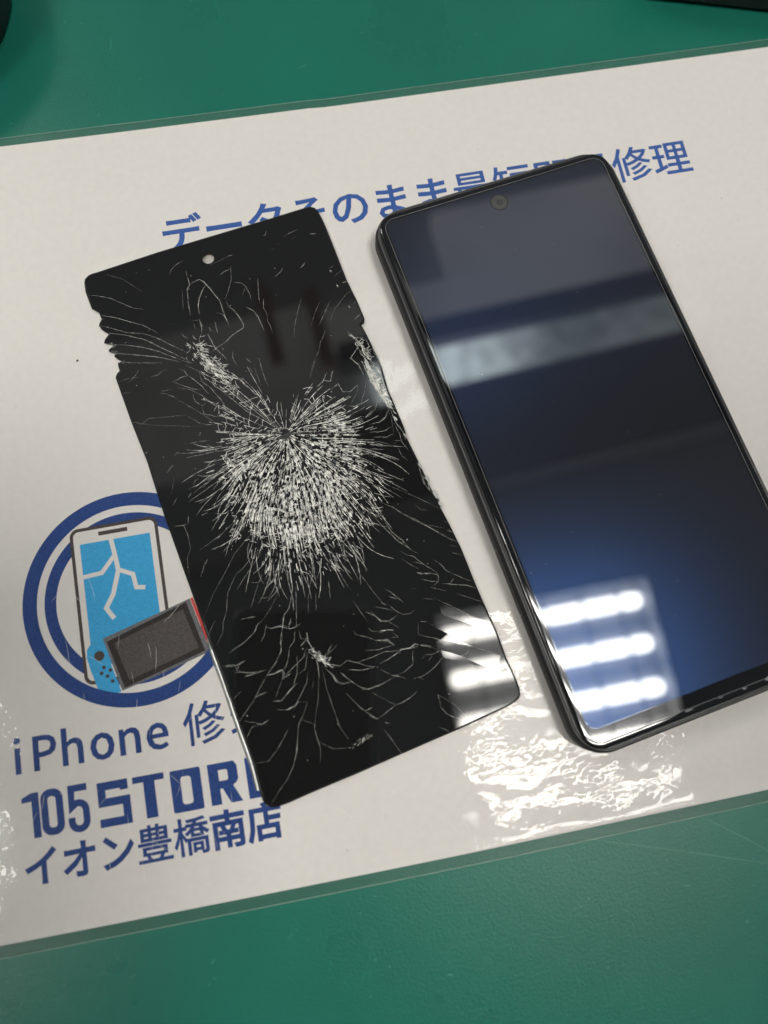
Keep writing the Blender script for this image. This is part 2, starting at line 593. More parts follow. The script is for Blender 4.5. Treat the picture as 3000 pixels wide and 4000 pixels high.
def lattice(px, py, seed):
    """smooth 2-D gradient noise, about -1 .. 1"""
    g = np.random.default_rng(seed).uniform(0, 2 * np.pi, (512, 512))
    ix, iy = np.floor(px).astype(int), np.floor(py).astype(int)
    fx, fy = px - ix, py - iy
    ux, uy = fx * fx * fx * (fx * (fx * 6 - 15) + 10), fy * fy * fy * (fy * (fy * 6 - 15) + 10)

    def dot(i, j):
        a = g[(ix + i) % 512, (iy + j) % 512]
        return np.cos(a) * (fx - i) + np.sin(a) * (fy - j)
    a = dot(0, 0) * (1 - ux) + dot(1, 0) * ux
    b = dot(0, 1) * (1 - ux) + dot(1, 1) * ux
    return (a * (1 - uy) + b * uy) * 1.5


prof_b = [(-2.6, 0.03), (-2.55, 0.13), (-2.3, 0.17), (-1.4, 0.16), (-0.55, 0.18), (-0.1, 0.28), (0.25, 0.34), (0.9, 0.31), (2.2, 0.295)]


def steps(parts):
    out = []
    for a, b, d in parts:
        out += list(np.arange(a, b - d * .5, d))
    return np.array(out + [parts[-1][1]])


gx = steps([(X0, -60, 2), (-60, -30, .24), (-30, 36, 1.2), (36, 132, .23), (132, X1, 2)])
gy = steps([(2.2, 92, .23), (92, 207.8, 1.3)])           # distance from the lower paper edge
ymid = -105 + gy
dist = np.concatenate([np.array([d for d, z in prof_b[:-1]]), gy, np.array([210 - d for d, z in reversed(prof_b[:-1])])])
zz = np.concatenate([np.array([z for d, z in prof_b[:-1]]), np.full(len(gy), .295), np.array([z for d, z in reversed(prof_b[:-1])])])
bw = np.array([bow(x) for x in gx])
GX, D_ = np.meshgrid(gx, dist)
GY = D_ - 105 + bw[None, :] + 0.3 * (1 - D_ / 210)
GZ = np.repeat(zz[:, None], len(gx), 1)
inner = np.clip((np.minimum(D_, 210 - D_) + .5) / 3, 0, 1)
wx, wy = GX + 0.3 * lattice(GX / 2.6, GY / 2.6, 5), GY + 0.3 * lattice(GX / 2.6 + 40, GY / 2.6, 6)
patch = np.clip(0.75 + 0.9 * lattice(GX / 11 + 7, GY / 11, 9), .12, 1.5)
relief = FILM_L * lattice(GX / 17 + 3, GY / 17, 1) + FILM_M * lattice(wx / 8.5, wy / 7.5, 2) + patch * (FILM_S * lattice(wx / 1.25, wy / 1.25, 3) + FILM_S * .3 * lattice(wx / .7, wy / .7, 4))
GZ = GZ + relief * inner
nx, ny = len(gx), len(dist)
vv = np.stack([GX, GY, GZ], -1).reshape(-1, 3) * MM
ii = (np.arange(ny - 1)[:, None] * nx + np.arange(nx - 1)[None, :]).reshape(-1)
quads = np.stack([ii, ii + 1, ii + nx + 1, ii + nx], -1)
me = bpy.data.meshes.new('film')
me.vertices.add(len(vv)); me.vertices.foreach_set('co', vv.astype(np.float32).ravel())
me.loops.add(quads.size); me.loops.foreach_set('vertex_index', quads.astype(np.int32).ravel())
me.polygons.add(len(quads)); me.polygons.foreach_set('loop_start', np.arange(0, quads.size, 4, dtype=np.int32))
me.polygons.foreach_set('use_smooth', np.ones(len(quads), dtype=bool))
me.update(calc_edges=True); me.validate()
me.materials.append(M['film'])
film = bpy.data.objects.new('film', me); C.objects.link(film); film.parent = sheet
mb = MB()
for s, fn in ((-1, bot), (1, top)):
    band(mb, [((lambda x: fn(x) + s * 2.74), 0.02), ((lambda x: fn(x) + s * 2.70), 0.17), ((lambda x: fn(x) + s * 2.62), 0.175)] [::s * -1])
    mb.build('film_edge', M['film_edge'], sheet, MM)
    mb = MB()

M['margin'] = bpy.data.materials.new('sealed_film_margin')
M['margin'].use_nodes = True
_nt = M['margin'].node_tree
_p = _nt.nodes['Principled BSDF']; _p.inputs['Base Color'].default_value = (0.5, 0.56, 0.52, 1); _p.inputs['Roughness'].default_value = 0.3
_t = _nt.nodes.new('ShaderNodeBsdfTransparent'); _m = _nt.nodes.new('ShaderNodeMixShader'); _m.inputs[0].default_value = 0.07
_nt.links.new(_t.outputs[0], _m.inputs[1]); _nt.links.new(_p.outputs[0], _m.inputs[2]); _nt.links.new(_m.outputs[0], _nt.nodes['Material Output'].inputs[0])
for s, fn in ((-1, bot), (1, top)):
    mb = MB()
    band(mb, [((lambda x: fn(x) + s * 2.5), 0.06), ((lambda x: fn(x) + s * 0.05), 0.06)][::-s])
    mb.build('sealed_margin', M['margin'], sheet, MM)

GLYPH = {"デ":[[71,256,71,227,103,228,224,228,257,227,257,256,224,254,103,254],[275,284,256,277,285,228,304,236],[313,298,295,291,324,242,343,251],[30,168,30,139,60,140,165,140,160,93,145,53,117,22,78,-1,104,-20,145,9,173,44,189,87,194,140,289,140,317,139,317,168,289,166,60,166]],"ー":[[36,152,36,117,84,119,277,119,314,117,314,152,276,150,84,150]],"タ":[[188,275,156,285,145,257,105,199,32,136,56,117,108,162,148,210,267,210,249,162,219,113,145,160,126,141,201,91,143,43,65,6,90,-15,168,24,224,74,262,42,283,66,243,97,277,152,297,206,306,224,283,238,259,235,165,235,172,248]],"そ":[[92,262,93,233,120,235,212,240,96,146,36,139,38,112,164,128,137,102,124,62,139,17,183,-9,256,-15,262,13,211,14,169,28,151,66,172,110,218,133,307,134,307,160,140,150,245,236,264,249,246,269,227,266,119,260]],"の":[[167,225,147,130,120,67,94,48,70,63,58,111,71,160,109,202],[196,225,246,208,278,172,289,124,276,72,243,37,200,20,170,15,187,-11,258,12,302,58,318,123,301,188,255,234,184,251,106,231,51,180,31,109,40,59,63,27,93,15,138,43,175,124]],"ま":[[175,62,175,39,164,15,138,8,101,17,90,37,103,57,141,66],[65,166,65,139,153,134,173,134,174,87,145,89,85,74,64,35,84,-3,141,-16,189,-1,203,33,202,55,250,31,287,2,303,27,262,55,201,81,199,135,296,143,296,169,198,160,198,164,198,209,293,217,293,243,198,233,199,255,201,278,171,278,172,257,172,232,156,232,67,240,67,214,157,208,172,208,172,164,172,159,153,159]],"最":[[87,222,264,222,264,197,87,197],[87,264,264,264,264,240,87,240],[62,283,62,179,290,179,290,283],[139,137,139,114,75,114,75,137],[16,15,19,-8,139,6,139,-28,164,-28,164,9,183,12,183,33,164,31,164,137,332,137,332,159,17,159,17,137,51,137,51,18],[178,116,178,94,199,94,192,92,210,56,235,25,204,6,172,-8,185,-27,220,-12,252,9,284,-12,322,-27,338,-6,301,6,270,25,301,63,322,110,307,117,302,116],[215,94,291,94,275,65,252,40,231,65],[139,94,139,69,75,69,75,94],[139,50,139,28,75,21,75,50]],"短":[[156,279,156,255,332,255,332,279],[177,86,201,13,224,20,199,92],[192,193,293,193,293,130,192,130],[167,217,167,106,319,106,319,217],[283,95,251,7,141,7,141,-17,336,-17,336,7,276,7,309,89],[46,294,34,233,14,182,34,168,56,223,76,223,76,169,75,155,15,155,15,131,74,131,58,61,13,-4,31,-22,68,24,89,75,129,14,146,36,95,104,98,131,148,131,148,155,100,155,100,168,100,223,144,223,144,247,63,247,70,290]],"即":[[146,182,146,134,64,134,64,182],[146,207,64,207,64,252,146,252],[110,82,131,46,64,24,64,110,173,110,173,276,38,276,38,32,33,17,23,9,34,-18,142,25,158,-11,182,2,132,92],[204,273,204,-28,230,-28,230,249,294,249,294,72,287,65,249,66,256,41,307,45,317,54,320,71,320,273]],"日":[[89,123,263,123,263,25,89,25],[89,149,89,244,263,244,263,149],[62,270,62,-24,89,-24,89,-1,263,-1,263,-22,291,-22,291,270]],"修":[[244,135,206,110,159,91,174,75,223,97,264,127],[278,100,229,67,164,46,177,28,245,54,298,92],[311,63,242,19,145,-6,158,-27,261,2,333,53],[107,196,107,27,130,27,130,196],[194,234,291,234,270,207,242,185,214,208],[198,294,169,240,130,197,150,181,181,216,222,173,177,154,130,143,143,123,194,137,242,159,280,139,326,125,340,146,299,157,263,172,299,206,325,249,310,257,305,256,207,256,222,288],[82,292,50,213,7,149,21,122,54,168,54,-28,78,-28,78,215,106,285]],"理":[[167,189,220,189,220,144,167,144],[243,189,297,189,297,144,243,144],[167,255,220,255,220,210,167,210],[243,255,297,255,297,210,243,210],[111,8,111,-16,339,-16,339,8,245,8,245,56,327,56,327,80,245,80,245,121,322,121,322,278,143,278,143,121,218,121,218,80,138,80,138,56,218,56,218,8],[12,35,19,8,128,45,123,70,85,57,85,145,120,145,120,169,85,169,85,246,125,246,125,270,16,270,16,246,60,246,60,169,20,169,20,145,60,145,60,49]],"i":[[32,0,64,0,64,190,32,190],[48,229,64,235,70,251,64,266,48,271,33,266,27,251,33,235]],"P":[[35,0,68,0,68,102,110,102,160,111,192,137,204,181,192,226,159,250,109,257,35,257],[68,129,68,230,104,230,142,226,165,211,172,181,156,141,106,129]],"h":[[32,0,64,0,64,138,90,160,116,167,144,155,152,116,152,0,184,0,184,120,178,161,159,186,126,195,91,186,63,163,64,202,64,279,32,279]],"o":[[106,-5,150,7,182,41,194,95,182,149,150,183,106,195,63,183,31,149,18,95,31,41,63,7],[106,22,66,42,51,95,66,148,106,168,146,148,161,95,146,42]],"n":[[32,0,64,0,64,138,90,160,116,167,144,155,152,116,152,0,184,0,184,120,178,161,159,186,126,195,91,186,62,162,62,162,58,190,32,190]],"e":[[109,-5,144,1,172,15,160,36,138,25,113,21,68,39,50,88,178,88,179,106,170,153,145,184,103,195,62,183,31,148,18,95,31,41,63,7],[49,110,68,154,104,169,139,154,151,110]],"イ":[[30,126,44,99,115,125,178,156,178,27,175,-11,210,-11,208,27,208,174,258,212,302,252,279,274,235,231,183,192,115,156]],"オ":[[30,49,50,27,140,89,203,158,204,31,202,20,192,17,142,21,145,-8,201,-10,224,-3,232,18,230,184,286,184,314,183,314,213,285,211,230,211,229,245,231,274,199,274,202,245,203,211,75,211,43,213,43,183,76,184,191,184,127,114]],"ン":[[79,257,60,235,147,162,169,184],[49,22,68,-7,145,16,206,48,275,106,323,172,306,202,261,134,189,73,130,43]],"豊":[[24,145,24,125,328,125,328,145],[90,89,260,89,260,57,90,57],[97,32,113,1,19,1,19,-20,333,-20,333,1,237,1,255,32,234,39,287,39,287,107,64,107,64,39,118,39],[124,1,138,5,119,39,231,39,211,1],[77,207,126,207,126,182,77,182],[148,207,200,207,200,182,148,182],[223,207,275,207,275,182,223,182],[77,250,126,250,126,225,77,225],[148,250,200,250,200,225,148,225],[223,250,275,250,275,225,223,225],[200,295,200,269,148,269,148,295,126,295,126,269,53,269,53,163,300,163,300,269,223,269,223,295]],"橋":[[197,175,263,175,263,145,197,145],[250,214,265,193,196,193,211,214],[296,289,224,279,138,274,144,256,204,258,196,236,131,236,131,214,183,214,157,184,120,159,137,141,174,169,174,128,287,128,287,169,324,142,340,161,305,184,275,214,332,214,332,236,222,236,230,260,312,271],[136,111,136,-28,160,-28,160,90,302,90,302,0,296,-6,261,-6,269,-28,314,-24,324,-15,326,-1,326,111],[186,71,186,-9,206,-9,206,6,276,6,276,71],[206,54,256,54,256,23,206,23],[65,294,65,218,18,218,18,194,63,194,41,121,11,61,24,39,46,81,65,134,65,-28,89,-28,89,137,116,86,130,106,89,167,89,194,128,194,128,218,89,218,89,294]],"南":[[111,161,132,119,154,126,132,168],[160,294,160,259,21,259,21,234,160,234,160,197,40,197,40,-28,67,-28,67,173,284,173,284,3,283,-3,276,-5,227,-5,236,-28,296,-24,308,-15,311,3,311,197,189,197,189,234,329,234,329,259,189,259,189,294],[218,168,194,118,93,118,93,97,161,97,161,62,86,62,86,40,161,40,161,-21,187,-21,187,40,265,40,265,62,187,62,187,97,259,97,259,118,216,118,241,161]],"店":[[102,101,102,-23,128,-23,128,-9,276,-9,276,-23,303,-23,303,101,206,101,206,148,320,148,320,173,206,173,206,214,179,214,179,101],[128,14,128,77,276,77,276,14],[163,287,182,251,44,251,44,160,39,73,11,-13,34,-28,64,65,71,160,71,226,331,226,331,251,211,251,189,293]]}


def glyph_mesh(mb, ch, x, y, sx, sy, d, rot, z):
    """one character: outline polygons grown by d mm, filled with holes"""
    loops = []
    for fl in GLYPH[ch]:
        p = [(fl[i] * sx, fl[i + 1] * sy) for i in range(0, len(fl), 2)]
        q = [p[0]]
        for a in p[1:]:
            if (a[0] - q[-1][0]) ** 2 + (a[1] - q[-1][1]) ** 2 > 1e-6:
                q.append(a)
        if (q[0][0] - q[-1][0]) ** 2 + (q[0][1] - q[-1][1]) ** 2 < 1e-6:
            q.pop()
        loops.append(q)
    big = max(loops, key=lambda l: abs(area2(l)))
    sgn = 1 if area2(big) > 0 else -1          # outer contours all wind this way, holes the other
    ca, sa = math.cos(rot), math.sin(rot)
    outer = [l for l in loops if area2(l) * sgn > 0]
    holes = [l for l in loops if area2(l) * sgn < 0]

    def inside(pt, poly):
        c = False
        for i in range(len(poly)):
            (x1, y1), (x2, y2) = poly[i - 1], poly[i]
            if (y1 > pt[1]) != (y2 > pt[1]) and pt[0] < (x2 - x1) * (pt[1] - y1) / (y2 - y1) + x1:
                c = not c
        return c
    for k, o_ in enumerate(outer):
        grp = [o_] + [h for h in holes if inside(h[0], o_)]
        res = []
        for l in grp:
            l = offset_poly(l, -d * sgn)
            res.append([(x + a * ca - b * sa, y + a * sa + b * ca) for a, b in l])
        v, f = fill(res, z + 0.0012 * k)
        mb.add(v, f)


def line(name, text, x0, y0, y1, pitch, s, d, mat, z, sy=None):
    mb = MB()
    for i, ch in enumerate(text):
        k = i / max(1, len(text) - 1)
        dd = d * (0.55 if ch in '最短即修理豊橋' else 1.0)
        glyph_mesh(mb, ch, x0 + i * pitch, y0 + (y1 - y0) * k, s, sy or s, dd, math.atan2(y1 - y0, pitch * (len(text) - 1)), z)
    return mb.build(name, mat, sheet, MM)


ZP = 0.125
line('heading_lettering', 'データそのまま最短即日修理', 7.79, 65.85, 66.75, 12.085, 0.03453, 0.24, M['heading'], ZP)
line('branch_lettering', 'イオン豊橋南店', -44.15, -91.15, -91.5, 8.73, 0.02495, 0.26, M['navy'], ZP, 0.0258)
mb = MB()
for ch, xl in (('i', -43.9), ('P', -39.4), ('h', -32.6), ('o', -25.9), ('n', -18.9), ('e', -12.4)):
    sx = 0.0310
    glyph_mesh(mb, ch, xl - min(v for fl in GLYPH[ch] for v in fl[0::2]) * sx, -66.1 - 0.6 * (xl + 43) / 34, sx, 0.0303, 0.19, -0.018, ZP)
glyph_mesh(mb, '修', -3.46 - 7 * .03, -66.75, 0.03, 0.0313, 0.09, -0.018, ZP)
glyph_mesh(mb, '理', 7.6, -66.95, 0.03, 0.0313, 0.09, -0.018, ZP)
mb.build('service_lettering', M['navy'], sheet, MM)

# shop name in block capitals
mb = MB()
RT = lambda x, y: (x, y - 0.017 * (x + 43))
def rs(pts, wd): mb.stroke([RT(*p) for p in pts], wd, ZP)
mb.poly([RT(*p) for p in ((-43.2, -73.1), (-43.2, -72.0), (-40.9, -71.05), (-39.2, -71.05), (-39.2, -81.3), (-40.95, -81.3), (-40.95, -72.95))], ZP)
o_ = rrect(5.25, 10.5, 2.3, 8); i_ = rrect(1.85, 7.1, 0.75, 8)
v, f = fill([[RT(-36.25 + x, -76.1 + y) for x, y in o_], [RT(-36.25 + x, -76.1 + y) for x, y in i_]], ZP); mb.add(v, f)
arc = [(-30.2 + 1.75 * math.cos(math.radians(a)), -76.9 + 1.75 * math.sin(math.radians(a))) for a in range(110, -1, -18)]
arc2 = [(-30.2 + 1.75 * math.cos(math.radians(a)), -79.3 + 1.75 * math.sin(math.radians(a))) for a in range(0, -181, -18)]
rs([(-27.9, -71.75), (-31.6, -71.75), (-31.75, -76.0)] + arc + arc2 + [(-31.95, -78.3)], 1.6)
rs([(-19.2, -74.0), (-19.2, -72.55), (-24.55, -72.55), (-24.55, -76.3), (-18.9, -76.3), (-18.9, -80.9), (-25.5, -80.9)], 1.9)
rs([(-17.1, -72.5), (-9.6, -72.5)], 1.5)
mb.add(*[(lambda q: ([(x, y, ZP) for x, y in q], [(0, 1, 2, 3)]))([RT(-14.6, -81.6), RT(-11.9, -81.6), RT(-11.9, -73.25), RT(-14.6, -73.25)])][0])
o_ = rrect(7.3, 9.75, 0.5, 3); i_ = rrect(2.5, 6.4, 0.7, 5)
v, f = fill([[RT(-4.55 + x, -76.8 + y) for x, y in o_], [RT(-4.55 + x, -76.8 + y) for x, y in i_]], ZP); mb.add(v, f)
o_ = [(0.85, -81.55), (3.3, -81.55), (3.3, -78.0), (3.9, -78.0), (5.5, -81.55), (8.35, -81.55), (6.5, -77.6), (7.4, -77.0), (7.9, -76.2), (7.9, -73.1), (7.2, -72.0), (0.85, -72.0)]
i_ = [(3.3, -76.2), (5.2, -76.2), (5.5, -75.9), (5.5, -73.95), (5.2, -73.65), (3.3, -73.65)]
v, f = fill([[RT(*p) for p in o_], [RT(*p) for p in i_]], ZP); mb.add(v, f)
mb.poly([RT(*p) for p in ((9.9, -81.55), (16.6, -81.55), (16.6, -79.9), (12.4, -79.9), (12.4, -77.5), (16.0, -77.5), (16.0, -75.9), (12.4, -75.9), (12.4, -73.6), (16.6, -73.6), (16.6, -72.0), (9.9, -72.0))], ZP)
mb.build('shop_name_lettering', M['navy'], sheet, MM)

# round logo: two rings, broken phone drawing and game console drawing
logo = thing('logo', '', '')
for k in ('label', 'category'):
    del logo[k]
logo.parent = sheet
LX, LY = -11.76, -28.88
mb = MB(); mb.ring(LX, LY, 18.9, 21.8, ZP)
mb.build('inner_ring', M['navy'], logo, MM)
mb = MB(); mb.ring(LX, LY, 23.7, 27.2, ZP + 0.042)
mb.build('outer_ring', M['navy'], logo, MM)
# phone drawing: white card, charcoal outline, blue screen, white crack
mb = MB()
o_ = [(-14.45 + x, -28.9 + y) for x, y in rrect(22.4, 39.6, 2.2, 6)]
i_ = [(-14.45 + x, -28.9 + y) for x, y in rrect(20.7, 37.9, 1.5, 6)]
mb.poly(i_, ZP + 0.006)
mb.build('phone_card', M['white_print'], logo, MM)
mb = MB()
v, f = fill([o_, i_], ZP + 0.010); mb.add(v, f)
ca = [(-18.3, -11.3), (-11.1, -11.3)]
mb.stroke([(-18.4, -11.27), (-17.9, -11.27), (-11.5, -11.27), (-11.0, -11.27)], 1.05, ZP + 0.010)
mb.build('phone_outline', M['charcoal'], logo, MM)
mb = MB()
mb.poly([(-23.3, -44.5), (-5.5, -44.5), (-5.5, -13.3), (-23.3, -13.3)], ZP + 0.010)
mb.build('phone_screen', M['sky_blue'], logo, MM)
mb = MB()
mb.stroke([(-15.45, -12.9), (-14.85, -17.5), (-14.45, -21.5), (-16.4, -27.4), (-18.5, -30.6), (-16.8, -33.5)], 1.15, ZP + 0.014)
mb.stroke([(-14.85, -17.4), (-18.6, -21.5), (-23.35, -21.8)], 1.1, ZP + 0.0155)
mb.stroke([(-14.45, -21.4), (-10.95, -23.2), (-10.5, -26.7), (-8.3, -27.1)], 1.1, ZP + 0.017)
mb.build('drawn_crack', M['white_print'], logo, MM)
# console drawing
mb = MB(); mb.poly([(-20.2, -38.0), (-16.9, -51.5), (-7, -49.2), (5.6, -46.0), (4.95, -43.6), (2.3, -32.0)][::1], ZP + 0.020)
mb.build('console_body', M['grey_print'], logo, MM)
mb = MB(); mb.poly([(-19.35, -38.95), (-16.2, -50.9), (4.3, -45.6), (1.25, -32.75)], ZP + 0.024)
mb.build('console_frame', M['dark_print'], logo, MM)
mb = MB(); mb.poly([(-17.6, -39.6), (-14.9, -49.3), (2.9, -44.6), (0.2, -34.4)], ZP + 0.028)
mb.build('console_screen', M['screen_print'], logo, MM)
mb = MB()
mb.poly([(-20.5, -38.1), (-17.1, -51.6), (-22.0, -52.4), (-22.9, -49.0), (-23.9, -45.4), (-24.55, -42.0), (-24.3, -40.0), (-23.2, -38.7)], ZP + 0.020)
mb.build('console_grip', M['sky_blue'], logo, MM)
mb = MB(); mb.poly([(2.4, -32.0), (3.0, -31.8), (6.6, -45.9), (5.6, -46.0)], ZP + 0.024)
mb.build('console_far_grip', M['red_print'], logo, MM)
mb = MB(); mb.disc(-21.5, -42.05, 1.25, ZP + 0.024)
for bx, by in ((-20.68, -45.06), (-21.39, -46.35), (-19.2, -45.98), (-20.05, -47.3), (-18.95, -48.7)):
    mb.disc(bx, by, 0.48, ZP + 0.024, 12)
mb.build('console_buttons', M['charcoal'], logo, MM)

# fine scuffs on the film and specks on the paper
mb = MB()
for i in range(110):
    x, y = (random.uniform(-45, 15), random.uniform(-100, -25)) if i < 60 else (random.uniform(30, 150), random.uniform(-103, -75))
    a = random.choice((1.2, 1.35, 0.6, 2.2)) + random.uniform(-.25, .25); l = random.uniform(1.5, 7)
    q = [(x + l * t * math.cos(a + .15 * t), y + l * t * math.sin(a + .15 * t)) for t in (0, .25, .5, .75, 1)]
    ribbon(mb, q, random.uniform(.03, .06), 0.345)
o = mb.build('film_scuffs', plain('film_scuff', (0.9, 0.88, 0.84), 0.4), sheet, MM); o['kind'] = 'stuff'
mb = MB()
for i in range(26):
    x, y = random.uniform(-40, 190), random.uniform(-100, 100)
    a = random.uniform(0, 6.28); l = random.uniform(.15, .7)
    ribbon(mb, [(x, y), (x + l * .5 * math.cos(a), y + l * .5 * math.sin(a)), (x + l * math.cos(a + .5), y + l * math.sin(a + .5))], random.uniform(.08, .16), 0.35)
mb.disc(-18.6, 37.0, 0.35, 0.35, 9)
o = mb.build('specks', M['hair'], sheet, MM); o['kind'] = 'stuff'

# ------------------------------------------------------------------ broken display panel
ZB, ZT = 0.32, 1.20
panel = thing('broken_display_panel', 'loose black phone screen panel, badly shattered from one impact, lying on the sheet', 'broken screen')
flat = [-1034,6194,694,6530,2750,6864,3945,7057,4927,7225,5092,7239,5215,7177,5290,7056,5359,6813,5420,6531,5525,5917,5716,4782,5887,4089,5985,3563,5947,3438,5859,3391,5929,3185,6032,2783,6143,2351,6188,2062,6229,1424,6329,922,6453,268,6479,-65,6640,-686,6759,-1193,6837,-1554,6985,-1841,6960,-2026,7104,-2519,7278,-3212,7456,-4240,7573,-4808,7723,-5488,7813,-6153,7935,-6664,7974,-6951,7968,-7064,7920,-7156,7831,-7227,7679,-7286,7517,-7336,6371,-7595,4980,-7877,3658,-8152,2380,-8397,1910,-8500,1682,-8531,1564,-8537,1463,-8512,1385,-8461,1327,-8396,1294,-8331,1252,-8086,1182,-7451,1017,-6648,876,-5900,705,-5027,533,-4216,399,-3517,168,-2398,-120,-943,-227,-329,-361,516,-538,1260,-640,1696,-777,2368,-871,2849,-905,3025,-845,3134,-777,3189,-796,3319,-798,3424,-685,3449,-798,3544,-864,3623,-851,3673,-752,3701,-925,3746,-1001,3805,-966,3874,-841,3943,-898,3983,-1095,4063,-1057,4162,-978,4255,-945,4303,-1113,4461,-1174,4594,-1137,4680,-1079,4769,-1132,4978,-1304,5116,-1348,5294,-1422,5640,-1426,5930,-1393,6043,-1292,6136,-1183,6172]
outl = [(flat[i] / 100, flat[i + 1] / 100) for i in range(0, len(flat), 2)]
if area2(outl) < 0:
    outl.reverse()
HX, HY, HR = 20.22, 60.77, 1.62
hole = [(HX + HR * math.cos(2 * math.pi * i / 28), HY + HR * math.sin(2 * math.pi * i / 28)) for i in range(28)]
# drop near-duplicate points
q = [outl[0]]
for p in outl[1:]:
    if (Vector(p) - Vector(q[-1])).length > 0.12:
        q.append(p)
outl = q
n = len(outl)
prof = [(0.05, ZB), (0.0, ZB + .1), (0.0, ZT - .42), (0.05, ZT - .30), (0.18, ZT - .22), (0.33, ZT - .19), (0.38, ZT - .10), (0.43, ZT - .03), (0.52, ZT)]
v, f, sm = [], [], []
for d, z in prof:
    pts = offset_poly(outl, d)
    v += [(x * MM, y * MM, z * MM) for x, y in pts]
for j in range(len(prof) - 1):
    for i in range(n):
        a, b = j * n + i, j * n + (i + 1) % n
        f.append((a, b, b + n, a + n)); sm.append(True)
tv, tf = fill([offset_poly(outl, 0.52), hole], ZT)
b0 = len(v)
v += [(x * MM, y * MM, z * MM) for x, y, z in tv]
f += [tuple(b0 + i for i in t) for t in tf]; sm += [False] * len(tf)
h0 = b0 + n
b1 = len(v)
v += [(x * MM, y * MM, ZB * MM) for x, y in hole]
for i in range(28):
    f.append((h0 + i, b1 + i, b1 + (i + 1) % 28, h0 + (i + 1) % 28)); sm.append(False)
me_o = new_obj('cover_glass', v, f, M['panel'], panel, sm)
b = bmesh.new(); b.from_mesh(me_o.data); bmesh.ops.remove_doubles(b, verts=b.verts, dist=1e-7)
bmesh.ops.recalc_face_normals(b, faces=b.faces); b.to_mesh(me_o.data); b.free()

_h = bpy.data.materials.new('hole_shade_tint'); _h.use_nodes = True
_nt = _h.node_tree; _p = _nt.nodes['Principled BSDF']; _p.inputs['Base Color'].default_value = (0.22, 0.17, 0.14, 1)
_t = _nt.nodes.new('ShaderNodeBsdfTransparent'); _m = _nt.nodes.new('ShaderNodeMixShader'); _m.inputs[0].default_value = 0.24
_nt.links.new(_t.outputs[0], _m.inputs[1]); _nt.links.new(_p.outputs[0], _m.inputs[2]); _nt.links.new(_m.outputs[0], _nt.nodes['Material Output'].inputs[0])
mb = MB(); mb.disc(HX, HY, HR - .02, ZB + .2, 28); mb.build('camera_hole_shade', _h, panel, MM)  # thin brown see-through disc paints the shade down in the hole

# bare metal side foil along the lower long edge
FO = [(5.38, -42.19), (6.1, -45.5), (7.1, -50.28), (8.81, -59.0), (10.21, -66.47), (11.87, -74.49), (12.56, -80.82)]
for a, c in zip(FO[:-1], FO[1:]):
    d = Vector(c) - Vector(a); nrm = Vector((-d.y, d.x)).normalized() * -1
    g = d.normalized() * 0.06
    A, Bq = Vector(a) + g, Vector(c) - g
    k = [0.15, 1.0][a != FO[0]]
    v = []
    for P, kk in ((A, k), (Bq, 1.0)):
        for off, z in ((0.02, 1.08), (0.35 * kk, 1.02), (0.75 * kk, 0.72), (0.95 * kk, 0.36)):
            Q = P + nrm * off + Vector((random.uniform(-.04, .04), random.uniform(-.04, .04)))
            v.append((Q.x * MM, Q.y * MM, (z + random.uniform(-.03, .03)) * MM))
    new_obj('edge_foil', v, [(i, i + 1, i + 5, i + 4) for i in range(3)], M['foil'], panel, True)

# fractures -----------------------------------------------------
JX, JY = Vector((0.066657, -0.011949)), Vector((-0.011339, -0.069682))     # mm per photo pixel at the impact
CX, CY = 33.156, 6.524
ZC = ZT + 0.004


def poly_inside(pt, poly):
    c = False
    for i in range(len(poly)):
        (x1, y1), (x2, y2) = poly[i - 1], poly[i]
        if (y1 > pt[1]) != (y2 > pt[1]) and pt[0] < (x2 - x1) * (pt[1] - y1) / (y2 - y1) + x1:
            c = not c
    return c


clip = offset_poly(outl, 0.25)


def crack(mb, pts, wd, jag=0.35, taper=True, step=0.7):
    """a fracture: a thin raised, faceted ridge along a jagged path"""
    P = [Vector(pts[0])]
    for a, c in zip(pts[:-1], pts[1:]):
        a, c = Vector(a), Vector(c)
        m = max(1, int((c - a).length / step))
        for i in range(1, m + 1):
            q = a.lerp(c, i / m)
            if i < m:
                q = q + Vector((random.gauss(0, 1), random.gauss(0, 1))) * jag * min(step, (c - a).length / m) * .28
            P.append(q)
    n = len(P)
    v, f = [], []
    for i in range(n):
        d = (P[min(i + 1, n - 1)] - P[max(i - 1, 0)])
        if d.length < 1e-6:
            d = Vector((1, 0))
        d.normalize()
        nr = Vector((-d.y, d.x))
        t = i / (n - 1)
        k = min(1, 0.25 + 3 * t, 0.25 + 3 * (1 - t)) if taper else 1
        h = wd / 2 * k * random.uniform(0.55, 1.35)
        apex = P[i] + nr * h * random.uniform(-.6, .6)
        v += [(P[i].x + nr.x * h, P[i].y + nr.y * h, ZC), (apex.x, apex.y, ZC + h * random.uniform(.4, .9)), (P[i].x - nr.x * h, P[i].y - nr.y * h, ZC)]
    for i in range(n - 1):
        for j in (0, 1):
            f.append((3 * i + j + 1, 3 * i + j, 3 * i + 3 + j, 3 * i + 4 + j))
    mb.add(v, f)


